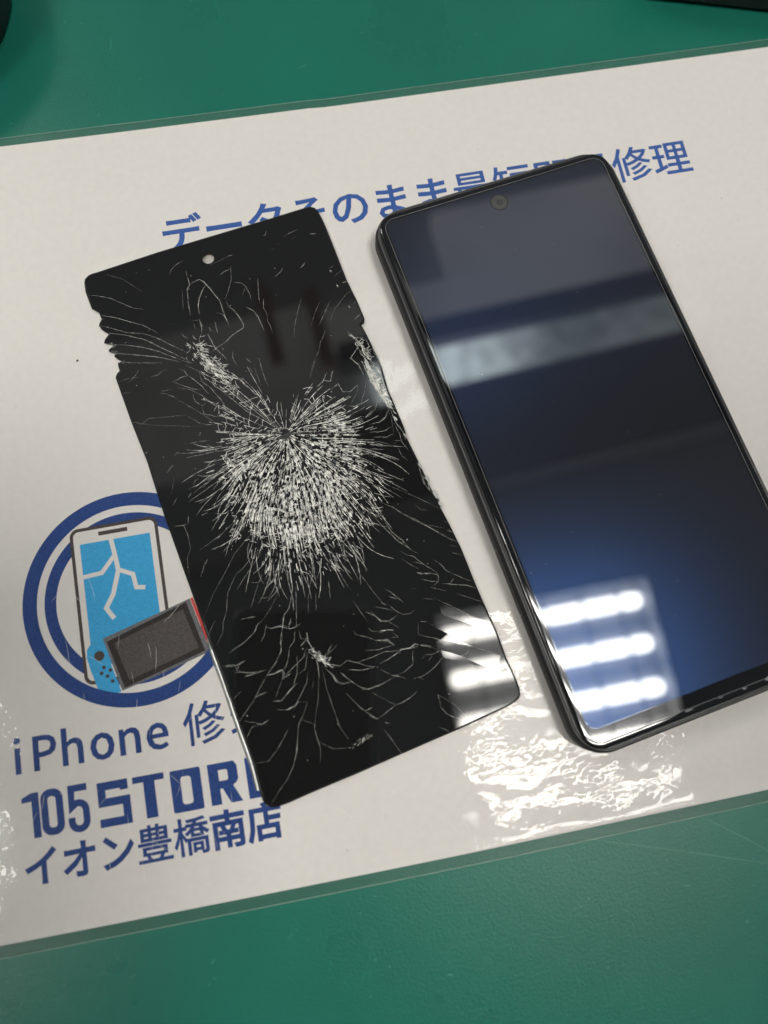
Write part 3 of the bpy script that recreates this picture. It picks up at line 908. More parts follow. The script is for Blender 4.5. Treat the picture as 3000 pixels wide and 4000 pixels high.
CR = [[6,-1376,5531,-1102,5459,-740,5316,-363,5041,-217,4946,116,4836],[3,-842,6094,-365,5835,117,5363],[8,-1057,4865,-712,4736,-446,4603,-2,4387,369,4098],[7,-1150,4586,-870,4451,-457,4242,-62,4156,291,3974,633,3709,1089,3373],[8,-1037,4343,-767,4261,-437,4152,36,3933,377,3668,890,3289,1199,3031],[8,-1061,3987,-590,3905,-111,3753,302,3562,792,3255,1168,3036],[8,-1014,3724,-560,3627,-19,3482,459,3330,870,3139],[7,-801,3415,-499,3362,16,3265,380,3201],[5,-834,2867,-708,2895,-459,2918,-263,2883],[5,-599,2775,-395,2940,-250,3116],[7,26,2849,184,2872,348,2944],[3,222,2932,510,3000],[6,899,5762,984,5926,1161,6058,1330,6119],[9,1364,5772,1385,5572,1404,5355,1323,5227,1298,4808,1298,4458],[5,1182,5251,1157,4938,1136,4661],[9,1388,5358,1525,5423,1693,5484,1809,5393,1883,5238,2010,5003,2152,4767,2174,4587,2196,4408,2265,4116,2302,3936],[9,1823,5266,1723,5123,1617,4929,1557,4728,1535,4452],[9,1529,4296,1550,4101,1542,3929],[4,1322,4280,1527,4279],[7,2262,5530,2385,5599,2555,5659],[5,2597,5724,2556,5337,2427,5003,2298,4777],[6,2575,5244,2807,5187,2917,5061,2980,4837,3011,4619],[5,2896,5029,2782,4800],[9,2308,4740,2361,4555,2499,4408,2596,4199,2682,3922,2669,3838,2499,3763,2327,3672,2146,3514,1911,3418,1703,3283],[8,2020,4403,2171,4342,2244,4190,2284,4026],[6,2839,4437,3023,4283,3119,4073,3175,3820,3214,3657],[4,3285,5248,3247,4898,3214,4478],[4,3329,4600,3302,4322],[3,1967,5831,2580,6052,2680,6072],[8,1746,4033,1804,3884],[8,1935,4139,1953,3823],[5,1363,4238,1382,4026],[9,1687,3835,1840,3361,2103,3008],[9,1793,3029,1999,2721],[10,1307,3592,1482,3049,1680,2676],[8,1542,3929,1443,3671,1529,3382],[7,2554,6057,2701,6068],[7,4191,6401,4368,6482,4611,6552],[5,3588,6539,3684,6523,3739,6661],[7,4876,6360,5136,6335],[7,3932,6225,4028,6209],[7,3774,6050,3872,6052],[6,4403,6292,4511,6348],[7,3737,5207,3955,5349,4004,5449],[9,4495,5366,4587,5423,4649,5502],[4,3643,4617,3754,4704],[5,3274,5250,3242,4934,3214,4549],[6,3355,4631,3297,4359,3368,4100,3352,3894,3418,3708,3423,3534],[5,2844,4436,3016,4302,3114,4109,3170,3855,3219,3656],[5,4354,4424,4192,4028,4078,3733,3980,3333],[4,4884,4298,4662,3947,4461,3527],[5,5151,4251,4950,3933,4685,3523],[4,5684,4409,5451,4200,5213,3958,5022,3605],[4,5651,5133,5369,4929],[9,5576,4714,5731,4759],[9,5684,4409,5798,4407],[9,5748,4043,5884,4072],[6,5692,3559,5919,3730],[4,5415,5282,5269,5198],[4,4855,3389,4709,3102],[6,4699,3138,4558,2784,4473,2661],[3,4473,2661,4218,2094],[6,2281,3216,2262,2980,2355,2760],[6,2604,2955,2722,2798],[6,2862,2892,2957,2893,2977,2515,3073,2026],[4,2640,2676,2814,2375],[4,2773,2721,2890,2058],[10,5587,3071,5656,2833,5616,2702,5400,2482,5577,2228,5652,1943],[8,5650,2800,5869,2935],[10,5654,2730,5754,2403,5844,2284,5863,1872,5906,1593],[10,5906,2963,5956,2712,5875,2623,5887,2345],[9,6025,2734,6099,2446,6160,2092,6135,1960],[20,5754,2403,5819,2152,5881,1801,5962,1384],[8,555,2600,816,2705,1005,2722,931,2870,788,2963],[8,1005,2722,1169,2559,1328,2363,1478,2103],[6,615,2590,961,2395,1075,2324,1285,2271],[6,185,2365,392,2295,646,2117],[4,219,2392,531,2421],[4,641,2085,946,1832,1248,1564,1545,1265],[8,687,2426,1012,2319,1292,2103,1558,1790,1947,1489,2401,1211,2793,944,3222,719],[7,1055,2178,1089,1972,1252,1811,1381,1854],[6,852,1586,1097,1361,1328,1255,1572,1244],[7,1247,1779,1281,1575,1512,1468,1813,1414],[8,984,3030,1296,2806,1559,2457,1958,1985,2405,1441,2818,1103,3224,735],[8,1296,2806,1347,2494,1562,2255,1762,1919,1850,1672,2234,1339],[7,1605,2785,1924,2392,2307,1823,2697,1323,3224,735],[6,1828,2814,2061,2267,2296,1958],[6,1706,2835,2266,1963,2656,1462,3174,810],[5,2449,1731,2838,1231,3199,772],[5,2651,1629,2979,1140,3214,770],[8,1075,1088,1118,1064,1062,992],[5,657,822,1025,837,1328,815],[8,1225,736,1360,615,1466,499,1645,467],[8,347,540,418,623,512,639],[9,113,135,203,246,304,324],[9,730,-325,791,-210,887,-164],[8,552,-638,660,-501],[4,274,-21,159,-441],[5,293,-560,148,-752],[5,509,-1067,462,-1306],[5,106,-1302,342,-1315,442,-1672],[6,1075,-1819,1233,-1756],[3,-632,1687,-372,1575,-174,1703,856,1618],[3,-632,1687,-48,1484,1172,1233],[5,-792,2538,-551,2496],[7,5388,2462,5615,2217],[3,4401,2566,4194,2093],[8,4230,2121,4304,2277],[9,4348,1796,4545,1930,4683,2176],[9,4551,1963,4730,1897,4864,2212],[10,4720,1663,4933,1794,5015,1544,5199,1511,5450,1669],[4,5450,1669,5378,1446,5129,1122],[4,5690,1762,5605,1473,5410,1105],[9,5098,1127,5245,1068,5416,1138],[9,5082,864,5350,949,5520,1019],[9,5241,704,5497,724,5716,884],[4,5900,1185,5784,906,5558,713],[9,5553,516,5805,520,6016,631,6093,784],[8,5511,293,5882,259,6120,348],[8,5578,150,5943,84,6143,147],[4,6143,147,6163,572,6084,986,5888,1456],[22,5652,2416,5782,2085,5875,1729,6011,1435,6103,1083,6182,835],[12,5913,2267,6104,1926,6189,1201],[10,6182,835,6242,492,6393,135,6417,-67],[6,6199,433,6296,119,6313,-113,6445,-398],[6,6176,-252,6239,-491,6362,-659],[7,6159,-816,6273,-950],[10,6595,-750,6635,-1015,6663,-1341,6799,-1589],[10,6646,-1114,6772,-1265,6775,-1553],[12,6799,-1589,6924,-1739,6958,-1872],[4,6106,-44,6319,-82],[5,6073,-136,6191,-92],[4,5612,-1150,6133,-1499,6515,-1760,6997,-2132],[6,5229,-1048,5619,-1278,5912,-1523,6040,-1657],[6,5429,-1624,5757,-1842,5936,-2032,6226,-2273,6706,-2642],[5,6369,-2331,6706,-2642,7236,-3051],[5,6335,-1885,6430,-2028,6609,-2061],[5,6964,-2440,7106,-2498],[6,7003,-2697,7175,-2760],[8,5455,-2131,5575,-2465,5800,-2723,5959,-2999],[5,5246,46,5706,-4,6024,-143],[5,5428,-150,5815,-252],[6,5357,-364,5809,-446,6181,-626],[5,499,-1088,470,-1299,348,-1323,110,-1325],[4,348,-1323,425,-1629,439,-1968,321,-2189,317,-2430,310,-2699],[9,1050,-1837,1174,-1798,1243,-1734],[4,1643,-1453,1241,-1749,665,-2041],[8,601,-2723,709,-2473,838,-2285],[4,2209,-1681,1519,-2290,1145,-2825,858,-3190,549,-3723],[5,1507,-2772,1200,-3254,1100,-3738,978,-3979,945,-4207,759,-4490],[6,788,-3885,566,-4222],[6,1906,-2484,1664,-2711,1502,-2802],[6,1442,-3210,1903,-2695,2189,-2384],[6,2601,-2795,2468,-3072,2229,-3268,2125,-3368],[8,2200,-3262,2425,-3154],[6,2131,-2949,2013,-3137,1798,-3097],[5,2017,-3108,1798,-3574,1715,-3736],[6,2531,-3234,2407,-3450,2139,-3653],[4,1938,-3526,2183,-3557],[4,2564,-3210,2384,-3595,2162,-3879,1951,-4104],[8,1951,-4104,1824,-4168,1708,-4351,1415,-4557,1012,-4740],[10,1416,-3974,1621,-3969,1796,-3972],[9,2828,-3320,2785,-3581,2657,-3913,2515,-4064,2454,-4258,2342,-4588,2287,-4926,2130,-5183,1857,-5446],[9,2800,-3584,2762,-3992],[7,2915,-3426,2810,-4149,2767,-4405,2895,-4342],[9,1985,-4258,2149,-4332,2383,-4333,2601,-4433,2781,-4408],[7,2037,-4209,1954,-4456,1843,-4609],[10,2658,-4179,2563,-4396],[7,2734,-4428,2654,-4734,2513,-4882,2416,-5209,2295,-5416],[6,2796,-4499,2843,-4741,2990,-4740],[8,2786,-4905,2990,-4740],[12,2999,-4596,2994,-4799,3060,-5015,3131,-5115,3248,-5282,3370,-5420],[10,2999,-5032,2961,-5083,3060,-5188,3168,-5238],[9,3088,-5193,3135,-5433,3115,-5715],[6,2923,-4960,2829,-5173,2632,-5308,2403,-5465,2203,-5626],[7,2664,-5113,2590,-5558,2461,-5818],[10,1857,-5446,2060,-5442,2241,-5391,2286,-5471,2203,-5626],[6,1082,-5241,1146,-5196,1362,-5294,1641,-5348,1879,-5307],[7,1319,-5386,1555,-5345],[6,797,-5029,1111,-5046,1146,-5196,1223,-5068,1408,-4988],[5,2928,-5105,2806,-5485,2619,-5563],[5,1896,-6104,2096,-6115,2461,-5818],[4,1857,-5446,1605,-5767,1420,-6041],[7,1497,-5915,1708,-5843],[7,3390,-5309,3438,-5202,3599,-5117,3671,-5044],[6,3409,-5197,3562,-4994],[6,3365,-5448,3666,-5563],[6,3243,-5482,3434,-5719,3569,-5945,3705,-5999],[5,3637,-5729,3765,-5811],[8,3753,-3402,3731,-3698,3729,-3877],[8,3260,-3491,3363,-3239],[4,3207,-3630,3105,-4146],[4,3380,-3663,3315,-4126],[6,5893,-1984,6160,-2190,6373,-2354,6687,-2630,6999,-2905,7217,-3038],[4,6539,-2447,6937,-2614],[5,7020,-2660,7173,-2813],[8,5163,-1944,5402,-2300,5639,-2654,5763,-2800,5993,-3028,6149,-3164],[7,5693,-3003,5878,-3145,5993,-3181,6215,-3437,6397,-3593,6542,-3772],[6,5666,-2674,5840,-2722],[5,5711,-3221,5916,-3412,6074,-3533],[5,5963,-3329,6215,-3437],[12,6010,-3627,6168,-3672,6370,-3724],[7,6373,-3710,6539,-3786,6506,-3947,6365,-4041],[6,6080,-3807,6331,-3914,6532,-3967],[8,6530,-3388,6679,-3554,6743,-3688,6900,-3808],[5,6900,-3808,7139,-3974,7411,-4131],[8,6611,-4027,6929,-4102,7190,-4166,7434,-4302],[8,6286,-4057,6438,-4130],[3,6438,-4130,6662,-4218],[5,6786,-4060,6916,-3948],[5,5800,-3996,5916,-4018],[5,7012,-3278,7262,-3402],[4,6991,-3089,7192,-3157],[6,4492,-3268,4652,-3540,4825,-3903,5001,-4236,5140,-4291],[6,5140,-4291,5286,-4468,5361,-4541,5468,-4606,5615,-4619,5745,-4569],[8,5321,-4593,5092,-4698,4890,-4660,4792,-4552,4649,-4362],[6,4792,-4552,4531,-4355],[9,4789,-4567,4888,-4674,5060,-4706],[5,5060,-4706,5289,-4912],[4,4783,-4284,4979,-4350,5228,-4457],[5,4949,-4196,5080,-4295],[6,5126,-3900,5259,-3985,5405,-4162,5528,-4305],[6,5194,-4092,5397,-4205],[12,4784,-4904,4991,-4914,5160,-4961],[4,4514,-4765,4613,-4872,4784,-4904],[6,5094,-4992,5244,-5138,5041,-5114],[12,4687,-5105,4827,-5147,4942,-5168,5091,-5314],[5,4137,-4723,4196,-4881,4443,-4986,4684,-5120],[8,4354,-5304,4699,-5355,4852,-5326,5091,-5314],[8,3497,-5502,3662,-5562,3885,-5461,4073,-5554,4313,-5686,4537,-5744],[8,4101,-5560,4463,-5513,4802,-5433,5093,-5459,5275,-5436],[10,4663,-5696,4946,-5605,5272,-5450,5446,-5468,5612,-5383,5801,-5478,5996,-5544],[10,5272,-5450,5626,-5459,5749,-5439,5999,-5530],[5,5996,-5544,6214,-5643,6457,-5763,6697,-5896,7059,-6153,7264,-6308,7525,-6473,7783,-6523],[6,5789,-4874,5743,-5174,5907,-5249,6074,-5310,6263,-5405,6513,-5496,6725,-5624,7033,-5726,7411,-5915,7680,-6054],[6,5838,-4853,6037,-4906],[5,6060,-4940,6264,-5111,6494,-5302,6749,-5511,7033,-5726],[5,6264,-5111,6140,-5279],[6,6491,-5316,6353,-5407,6263,-5405,6094,-5504,6027,-5535],[6,6966,-5757,6856,-5853,6697,-5896,6619,-5982],[5,6464,-5516,6328,-5665],[5,6216,-5847,6476,-5955,6727,-6032,6907,-6167,7104,-6220],[6,6216,-5847,6018,-6012,5785,-6140,5626,-6196,5416,-6213],[8,5535,-6207,5666,-6290],[7,5527,-5513,5454,-5876,5222,-6004,5035,-6054],[9,4894,-6027,5004,-6063,5084,-6107],[4,4637,-5835,4894,-6027],[4,5087,-6093,5218,-6175],[7,4973,-6071,4597,-6199,4325,-6246,4095,-6231],[6,5818,-5685,5990,-5717,6179,-5666],[5,5818,-5685,5710,-5780],[5,5984,-5745,5841,-5863],[5,7525,-6473,7757,-6373],[7,6320,-4334,6384,-4391],[5,6041,-4296,6296,-4374],[5,6384,-4391,6752,-4654,7167,-4971,7626,-5221],[5,6425,-4771,6852,-5030,7250,-5283,7672,-5422],[4,6935,-4359,7534,-4682],[7,5921,-6695,5949,-6913],[4,5932,-6712,6257,-6987],[7,4991,-6729,5210,-6658,5440,-6532],[3,4267,-4008,4540,-4623],[8,3842,-5697,4181,-5762,4506,-5752],[6,3660,-5734,3851,-5970],[8,1834,-5460,2009,-5451,2249,-5397,2246,-5596],[7,2246,-5596,2465,-5495],[8,2069,-6156,2267,-5997,2466,-5837,2564,-5771],[7,1908,-6083,2103,-6121],[4,2176,-5668,1975,-6025],[4,1818,-5472,1470,-5956,1032,-6403],[6,1504,-5921,1774,-5846],[6,2863,-5543,2788,-5814,2528,-6160,2376,-6384],[10,2124,-6349,2237,-6357,2389,-6302,2519,-6215],[4,1959,-6303,2124,-6349],[5,2516,-6228,2726,-6269,2576,-6562,2429,-6756,2339,-7126,2258,-7440,2128,-7714,1944,-7976,1747,-8152,1477,-8446],[7,2330,-7180,2276,-7416],[4,2966,-5791,2886,-6003],[4,3135,-5566,3002,-6251,2858,-6672],[6,2849,-6726,2789,-6910,2817,-7164,2863,-7393,2790,-7735],[3,2504,-6646,2791,-6813],[3,2858,-7255,3162,-7479,3581,-7533],[5,3220,-5497,3246,-6015,3328,-6539,3413,-7031,3564,-7309],[6,3600,-7427,3668,-7523],[9,3416,-5706,3523,-5926,3684,-6000,3858,-6005],[7,3647,-5722,3819,-5898,3889,-5997,4089,-6177,4250,-6251,4432,-6215,4586,-6173],[5,3699,-6244,3906,-6538,4095,-6772,4344,-6988],[7,3947,-6631,4100,-6744,4283,-6696],[8,4164,-6869,4316,-6982,4402,-6985],[3,4322,-6336,4677,-6616],[6,4677,-6616,4855,-6749,5034,-6728,5191,-6673],[6,4855,-6749,4663,-6839,4405,-6972],[8,4496,-7101,4631,-7155],[6,1266,-7464,1577,-7457,1840,-7222,2162,-6816],[9,1438,-6537,1544,-6585,1727,-6509],[5,1544,-6585,1315,-6596,1137,-6837],[3,1142,-6424,1682,-6612],[5,908,-5510,789,-5544],[3,1193,-5706,943,-5855],[7,1329,-5378,1679,-5345],[5,1092,-5233,1511,-5313,1856,-5322],[4,4465,-7262,4671,-7690,4774,-7903],[4,4162,-7948,4235,-8017],[7,861,-5046,1145,-5072,1388,-4989],[8,5940,-6693,5934,-7004,6041,-7194,6221,-7313,6404,-7418],[5,5957,-6753,6284,-7015,6553,-7405],[5,5808,-7471,5962,-7570,6035,-7640],[6,4539,-7127,4651,-7149]]
mb = MB()
for c in CR:
    pts = [(c[i] / 100, c[i + 1] / 100) for i in range(1, len(c), 2)]
    wd = c[0] * 0.452 * 0.0675 * CRACK_W
    jag = 0.22 if c[0] > 5 else 0.1
    if c[0] >= 18:                                   # crushed zone along the edge: a bundle of splinters
        for k in range(15):
            o1 = random.uniform(-.5, .5) * c[0] * .030 * 2
            t0 = random.uniform(0, .6); seg = []
            for j in range(5):
                tt = min(1, t0 + j * .1) * (len(pts) - 1); i0 = min(int(tt), len(pts) - 2)
                q = Vector(pts[i0]).lerp(Vector(pts[i0 + 1]), tt - i0)
                seg.append((q.x + o1 * .8 + random.gauss(0, .1), q.y + o1 * .25 + random.gauss(0, .08)))
            crack(mb, seg, random.uniform(.12, .34), 0.8, step=.5)
        continue
    crack(mb, pts, wd, jag)
    if c[0] >= 9:                                    # side splinters and a second strand
        for k in range(max(1, int(c[0] / 6))):
            sh = [(x + random.gauss(0, .16), y + random.gauss(0, .16)) for x, y in pts]
            crack(mb, sh, wd * random.uniform(.3, .6), .5)
o = mb.build('long_cracks', M['crack'], panel, MM); o['kind'] = 'stuff'

# the web round the impact: rays, cross links and crushed splinters
PHI = [-90, -75, -60, -45, -30, -15, 0, 20, 45, 60, 75, 90, 105, 120, 135, 150, 165, 180, 195, 210, 222, 232, 245, 262]
RMX = [60, 160, 205, 265, 300, 310, 300, 335, 440, 465, 490, 510, 440, 375, 370, 305, 265, 275, 340, 380, 420, 300, 120, 60]
DEN = [.03, .14, .28, .40, .55, .7, .85, .98, 1, 1, 1, 1, .9, .8, .75, .72, .66, .6, .45, .25, .2, .14, .06, .03]


mb = MB()


def to_mm(th, r):
    q = JX * (r * math.cos(th)) + JY * (r * math.sin(th))
    return (CX + q.x, CY + q.y)


def sway(th, r):
    """rays bend gently and together, so they never cross"""
    return th + .05 * math.sin(th * 3 + r * .011) + .018 * math.sin(th * 7 - r * .021 + 2)


def bright(ph, r):
    """how strongly the glass is crushed there: uneven, strongest below and beside the impact"""
    R = np.interp(ph, PHI, RMX); de = np.interp(ph, PHI, DEN)
    n_ = 0.5 + 0.5 * math.sin(ph * .13 + r * .017) * math.sin(ph * .071 - r * .026 + 1.3)
    return de * (0.32 + .9 * n_), r / R


def put(pts, wpx, jag=.14):
    if all(poly_inside(p, clip) for p in pts):
        crack(mb, pts, wpx * .068 * WEB_W, jag, taper=False, step=.8)


rays = []                                            # (angle, first radius, last radius)
base = 36
lev_r = [17, 44, 84, 158, 285]
for lev in range(5):
    cnt = base if lev == 0 else base * 2 ** (lev - 1)
    for i in range(cnt):
        f0 = (i + (0 if lev == 0 else .5)) / cnt
        ph = -90 + 352 * f0 + random.gauss(0, 352 / cnt * .2)
        R = np.interp(ph, PHI, RMX); de = np.interp(ph, PHI, DEN)
        if random.random() > de * 1.25 + (.25 if lev < 2 else -.05):
            continue
        r0 = lev_r[lev] * random.uniform(.8, 1.3)
        r1 = R * random.uniform(.72, 1.02) * (1.22 if random.random() < .16 else 1)
        if r1 - r0 > 18:
            rays.append((math.radians(ph), r0, r1))
rays.sort()
for th, r0, r1 in rays:
    r = r0
    while r < r1:
        l = random.uniform(22, 75)
        e = min(r + l, r1)
        b, k = bright(math.degrees(th), r)
        if random.random() < .55 + .5 * b:
            w0 = random.uniform(1.6, 3.4) * (.7 + .5 * b) * (1 if r > 60 else .75) * (1 - .45 * max(0, k - .7) / .4)
            m = 4
            put([to_mm(sway(th, r + (e - r) * q / m), r + (e - r) * q / m) for q in range(m + 1)], w0)
        r = e
# cross links between neighbouring rays make the cells
for n_i in range(len(rays)):
    th, r0, r1 = rays[n_i]
    r = r0 + random.uniform(4, 20)
    while r < r1 * .97:
        nb = None
        for m in range(n_i + 1, min(n_i + 9, len(rays))):
            if rays[m][1] < r < rays[m][2]:
                nb = rays[m]; break
        b, k = bright(math.degrees(th), r)
        if nb and (nb[0] - th) * r < 34 and random.random() < (.75 + .35 * b) * (1 - max(0, k - .65) * 1.4):
            rb = min(max(r + random.choice((-1, 1)) * random.uniform(4, 17), nb[1]), nb[2])
            put([to_mm(sway(th, r), r), to_mm(sway((th + nb[0]) / 2, (r + rb) / 2), (r + rb) / 2 + random.uniform(-2, 2)), to_mm(sway(nb[0], rb), rb)], random.uniform(1.3, 2.9))
        r += random.uniform(13, 40) * (1.25 if b < .5 else .9)
# crushed patches: splinters lying along the rays
for i in range(2300):
    ph = random.gauss(68, 34) if i % 5 else random.uniform(-40, 175)
    R = np.interp(ph, PHI, RMX); k = min(1.1, abs(random.gauss(.58, .25)))
    r = max(30, R * k); b, _k = bright(ph, r)
    if random.random() > b ** 1.6:
        continue
    th = math.radians(ph); l = random.uniform(8, 34)
    put([to_mm(sway(th, r), r), to_mm(sway(th + random.gauss(0, .006), r + l), r + l)], random.uniform(1.2, 3.6))
for rr, a0, a1 in ((205, 50, 150), (300, 55, 130), (395, 65, 110), (430, 60, 118), (250, 130, 160)):
    for i in range(46):
        ph = random.uniform(a0, a1); th = math.radians(ph)
        r = rr + random.gauss(0, 7); dt = random.uniform(8, 20) / r
        put([to_mm(th, r), to_mm(th + dt / 2, r + random.gauss(0, 3)), to_mm(th + dt, r + random.gauss(0, 4))], random.uniform(1.6, 3.6))
for i in range(120):                                 # long hairlines that run out of the web
    ph = random.uniform(5, 170) if i % 9 else random.uniform(225, 320)
    R = np.interp(ph, PHI, RMX); th = math.radians(ph)
    r0 = R * random.uniform(.85, 1.05); r1 = r0 + random.uniform(40, 170)
    bend = random.gauss(0, .05)
    pts = [to_mm(th + bend * (j / 5) ** 2, r0 + (r1 - r0) * j / 5) for j in range(6)]
    if all(poly_inside(p, clip) for p in pts):
        crack(mb, pts, random.uniform(.7, 1.8) * .068, .15)


def shatter(cx, cy, ang, la, lb, n, w0, w1, lmin, lmax):
    """a patch of small splinters, mostly along one direction"""
    for i in range(n):
        u, v_ = random.gauss(0, .5) * la, random.gauss(0, .5) * lb
        x = cx + u * math.cos(ang) - v_ * math.sin(ang); y = cy + u * math.sin(ang) + v_ * math.cos(ang)
        a = ang + random.gauss(0, .30) + (1.2 if random.random() < .18 else 0)
        l = random.uniform(lmin, lmax)
        p = [(x, y), (x + l * .5 * math.cos(a), y + l * .5 * math.sin(a)), (x + l * math.cos(a + .25), y + l * math.sin(a + .25))]
        if all(poly_inside(q, clip) for q in p):
            crack(mb, p, random.uniform(w0, w1), .2, step=.6)


shatter(14.9, 31.6, math.radians(-62), 6.2, 2.6, 120, .08, .22, .8, 2.8)
shatter(18.4, 25.8, math.radians(-48), 5.5, 2.6, 55, .08, .2, 1.0, 3.0)
shatter(31.6, -52.2, math.radians(-48), 3.2, .9, 46, .1, .24, .5, 1.8)
shatter(60.2, 15.0, math.radians(-70), 7.5, .8, 150, .08, .26, .8, 2.6)
shatter(57.5, 27.0, math.radians(-66), 5.5, 1.1, 50, .07, .18, .9, 2.6)
shatter(38.6, -74.4, math.radians(20), 2.6, .6, 34, .05, .12, .3, .8)
for i in range(70):                                  # glass dust
    x, y = random.uniform(-6, 72), random.uniform(-80, 66)
    if poly_inside((x, y), clip):
        crack(mb, [(x, y), (x + random.uniform(.1, .3), y + random.uniform(-.2, .2))], random.uniform(.06, .16), .3, False)
o = mb.build('shattered_web', M['web'], panel, MM); o['kind'] = 'stuff'

# splinters that have tipped a little, so each mirrors the room at its own angle
mb = MB()
for i in range(620):
    ph = random.gauss(60, 50)
    R = np.interp(max(-88, min(260, ph)), PHI, RMX); rr = R * min(1, abs(random.gauss(.55, .25)))
    b, k = bright(max(-88, min(260, ph)), rr)
    if rr < 30 or random.random() > b + .2:
        continue
    th = math.radians(ph); l = random.uniform(9, 26); wd = random.uniform(3, 7) / rr
    q = [to_mm(sway(th - wd, rr + l * .2), rr + l * .2), to_mm(sway(th + wd * .3, rr), rr), to_mm(sway(th + wd, rr + l * .8), rr + l * .8), to_mm(sway(th - wd * .2, rr + l), rr + l)]
    if not all(poly_inside(p, clip) for p in q):
        continue
    cx = sum(p[0] for p in q) / 4; cy = sum(p[1] for p in q) / 4
    tx, ty = random.gauss(0, .09), random.gauss(0, .09)
    v = [(x, y, ZC + .06 + tx * (x - cx) + ty * (y - cy)) for x, y in q]
    mb.add(v, [(0, 1, 2, 3)] if area2(q) > 0 else [(3, 2, 1, 0)])
o = mb.build('tipped_splinters', M['panel'], panel, MM); o['kind'] = 'stuff'
for pts in [[(57.88, -48.74), (60.59, -49.4), (62.63, -51.11), (60.73, -53.1), (57.42, -51.74)], [(62.63, -51.11), (64.93, -53.02), (62.62, -54.05), (60.73, -53.1)], [(64.93, -53.02), (67.48, -55.12), (70.31, -57.26), (65.12, -54.96), (62.62, -54.05)], [(62.62, -54.05), (65.12, -54.96), (67.24, -56.24), (70.31, -57.26), (68.54, -58.53), (66.96, -58.95), (64.56, -57.63), (59.95, -55.44)], [(62.15, -58.47), (64.75, -59.55), (71.03, -62.19), (66.96, -58.95), (64.56, -57.63), (62.1, -56.58)], [(75.23, -64.73), (77.81, -65.22), (77.55, -63.73)], [(70.31, -57.26), (74.09, -59.15), (76.78, -60.54), (75.23, -64.73), (70.57, -61.53), (66.96, -58.95), (68.54, -58.53)], [(76.24, -52.21), (72.48, -52.83), (68.51, -50.3), (64.24, -47.72), (63.82, -43.91), (67.5, -46.55), (71.65, -49.71)], [(59.95, -55.44), (62.12, -56.44), (61.78, -56.66), (59.89, -57.17), (58.18, -56.85), (56.11, -53.84)], [(59.2, -66.95), (59.48, -69.13), (62.56, -69.86), (59.31, -67.11)]]:
    if area2(pts) < 0:
        pts = pts[::-1]
    pts = offset_poly(pts, .06)
    cx = sum(p[0] for p in pts) / len(pts); cy = sum(p[1] for p in pts) / len(pts)
    tx, ty = random.gauss(0, .009), random.gauss(0, .012)
    n = len(pts)
    top_ = [(x * MM, y * MM, (ZT + .075 + tx * (x - cx) + ty * (y - cy)) * MM) for x, y in pts]
    low_ = [(x * MM, y * MM, (ZT + .0015) * MM) for x, y in pts]
    new_obj('glass_shard', top_ + low_, [tuple(range(n))] + [(i, n + i, n + (i + 1) % n, (i + 1) % n) for i in range(n)], M['panel'], panel)

# bare pit where the impact knocked the glass out
mb = MB()
pit = [(-30, 22), (-12, 8), (-2, 3), (18, -8), (34, -14), (26, 2), (12, 12), (4, 18), (-14, 22)]
mb.poly([(CX + (JX * x + JY * y).x, CY + (JX * x + JY * y).y) for x, y in pit], ZC + .16)
mb.build('impact_pit', M['pit'], panel, MM)

# loose slivers still hanging on the broken edges
CH = [(58.0, 22.5, .9, 2.2), (59.6, 18.2, .8, 2.0), (61.9, 9.6, .7, 1.8), (62.6, 5.6, .7, 1.8), (64.4, 0.2, .6, 1.6), (66.6, -8.4, .8, 2.0), (67.8, -12.4, .9, 2.4), (69.0, -16.9, .9, 2.4), (69.7, -19.6, .8, 1.8),
      (56.3, 39.6, .4, .8), (54.2, 46.4, .4, .8), (53.1, 51.2, .4, .8)]
for (x, y, a, l) in CH:
    ang = math.radians(-68 if x > 20 else 8) + random.gauss(0, .15)
    base = [(-.5, -.15), (-.1, -.5), (.42, -.22), (.5, .12), (.1, .48), (-.3, .32)]
    pts = [(x + (u * l) * math.cos(ang) - (v_ * a) * math.sin(ang), y + (u * l) * math.sin(ang) + (v_ * a) * math.cos(ang)) for u, v_ in [(p[0] + random.uniform(-.1, .1), p[1] + random.uniform(-.1, .1)) for p in base]]
    v = [(px * MM, py * MM, (ZT - .5) * MM) for px, py in pts] + [(px * MM * .999 + x * MM * .001, py * MM, (ZT + random.uniform(.0, .25)) * MM) for px, py in pts]
    f = [tuple(range(6, 12))] + [(i, (i + 1) % 6, 6 + (i + 1) % 6, 6 + i) for i in range(6)]
    new_obj('glass_sliver', v, f, M['sliver'], panel)

# ------------------------------------------------------------------ the intact phone
PH = math.radians(9.1)
phone = thing('smartphone', 'intact black smartphone with a dark mirror-like screen reflecting the ceiling lights', 'phone', (0.11284, -0.00801, 0.00034), PH)
IW, IH = 0.0655, 0.1463
W, H = IW + 0.0066, IH + 0.0066
Z = lambda z: z * MM
body_prof = [(0.0030, Z(0.0)), (0.0014, Z(0.35)), (0.0004, Z(1.4)), (0.0, Z(3.0)), (0.0, Z(5.6)), (0.00025, Z(6.7)), (0.0006, Z(7.25)), (0.00085, Z(7.4)), (0.001, Z(7.4))]
v, f, sm = rings(body_prof, W, H, 0.0088, 14)
new_obj('body', v, f, M['body'], phone, sm)
v, f, sm = rings([(0.00075, Z(7.42)), (0.00075, Z(7.66)), (0.0009, Z(7.74)), (0.00105, Z(7.66)), (0.0012, Z(7.5))], W, H, 0.0088, 14, cap_bottom=False)
new_obj('rim_highlight_line', v, f, M['line'], phone, sm)
v, f, sm = rings([(0.0011, Z(7.5)), (0.00112, Z(7.95)), (0.0013, Z(8.02)), (0.00165, Z(8.02)), (0.00178, Z(7.9))], W, H, 0.0088, 14, cap_bottom=False)
new_obj('rim', v, f, M['rim'], phone, sm)
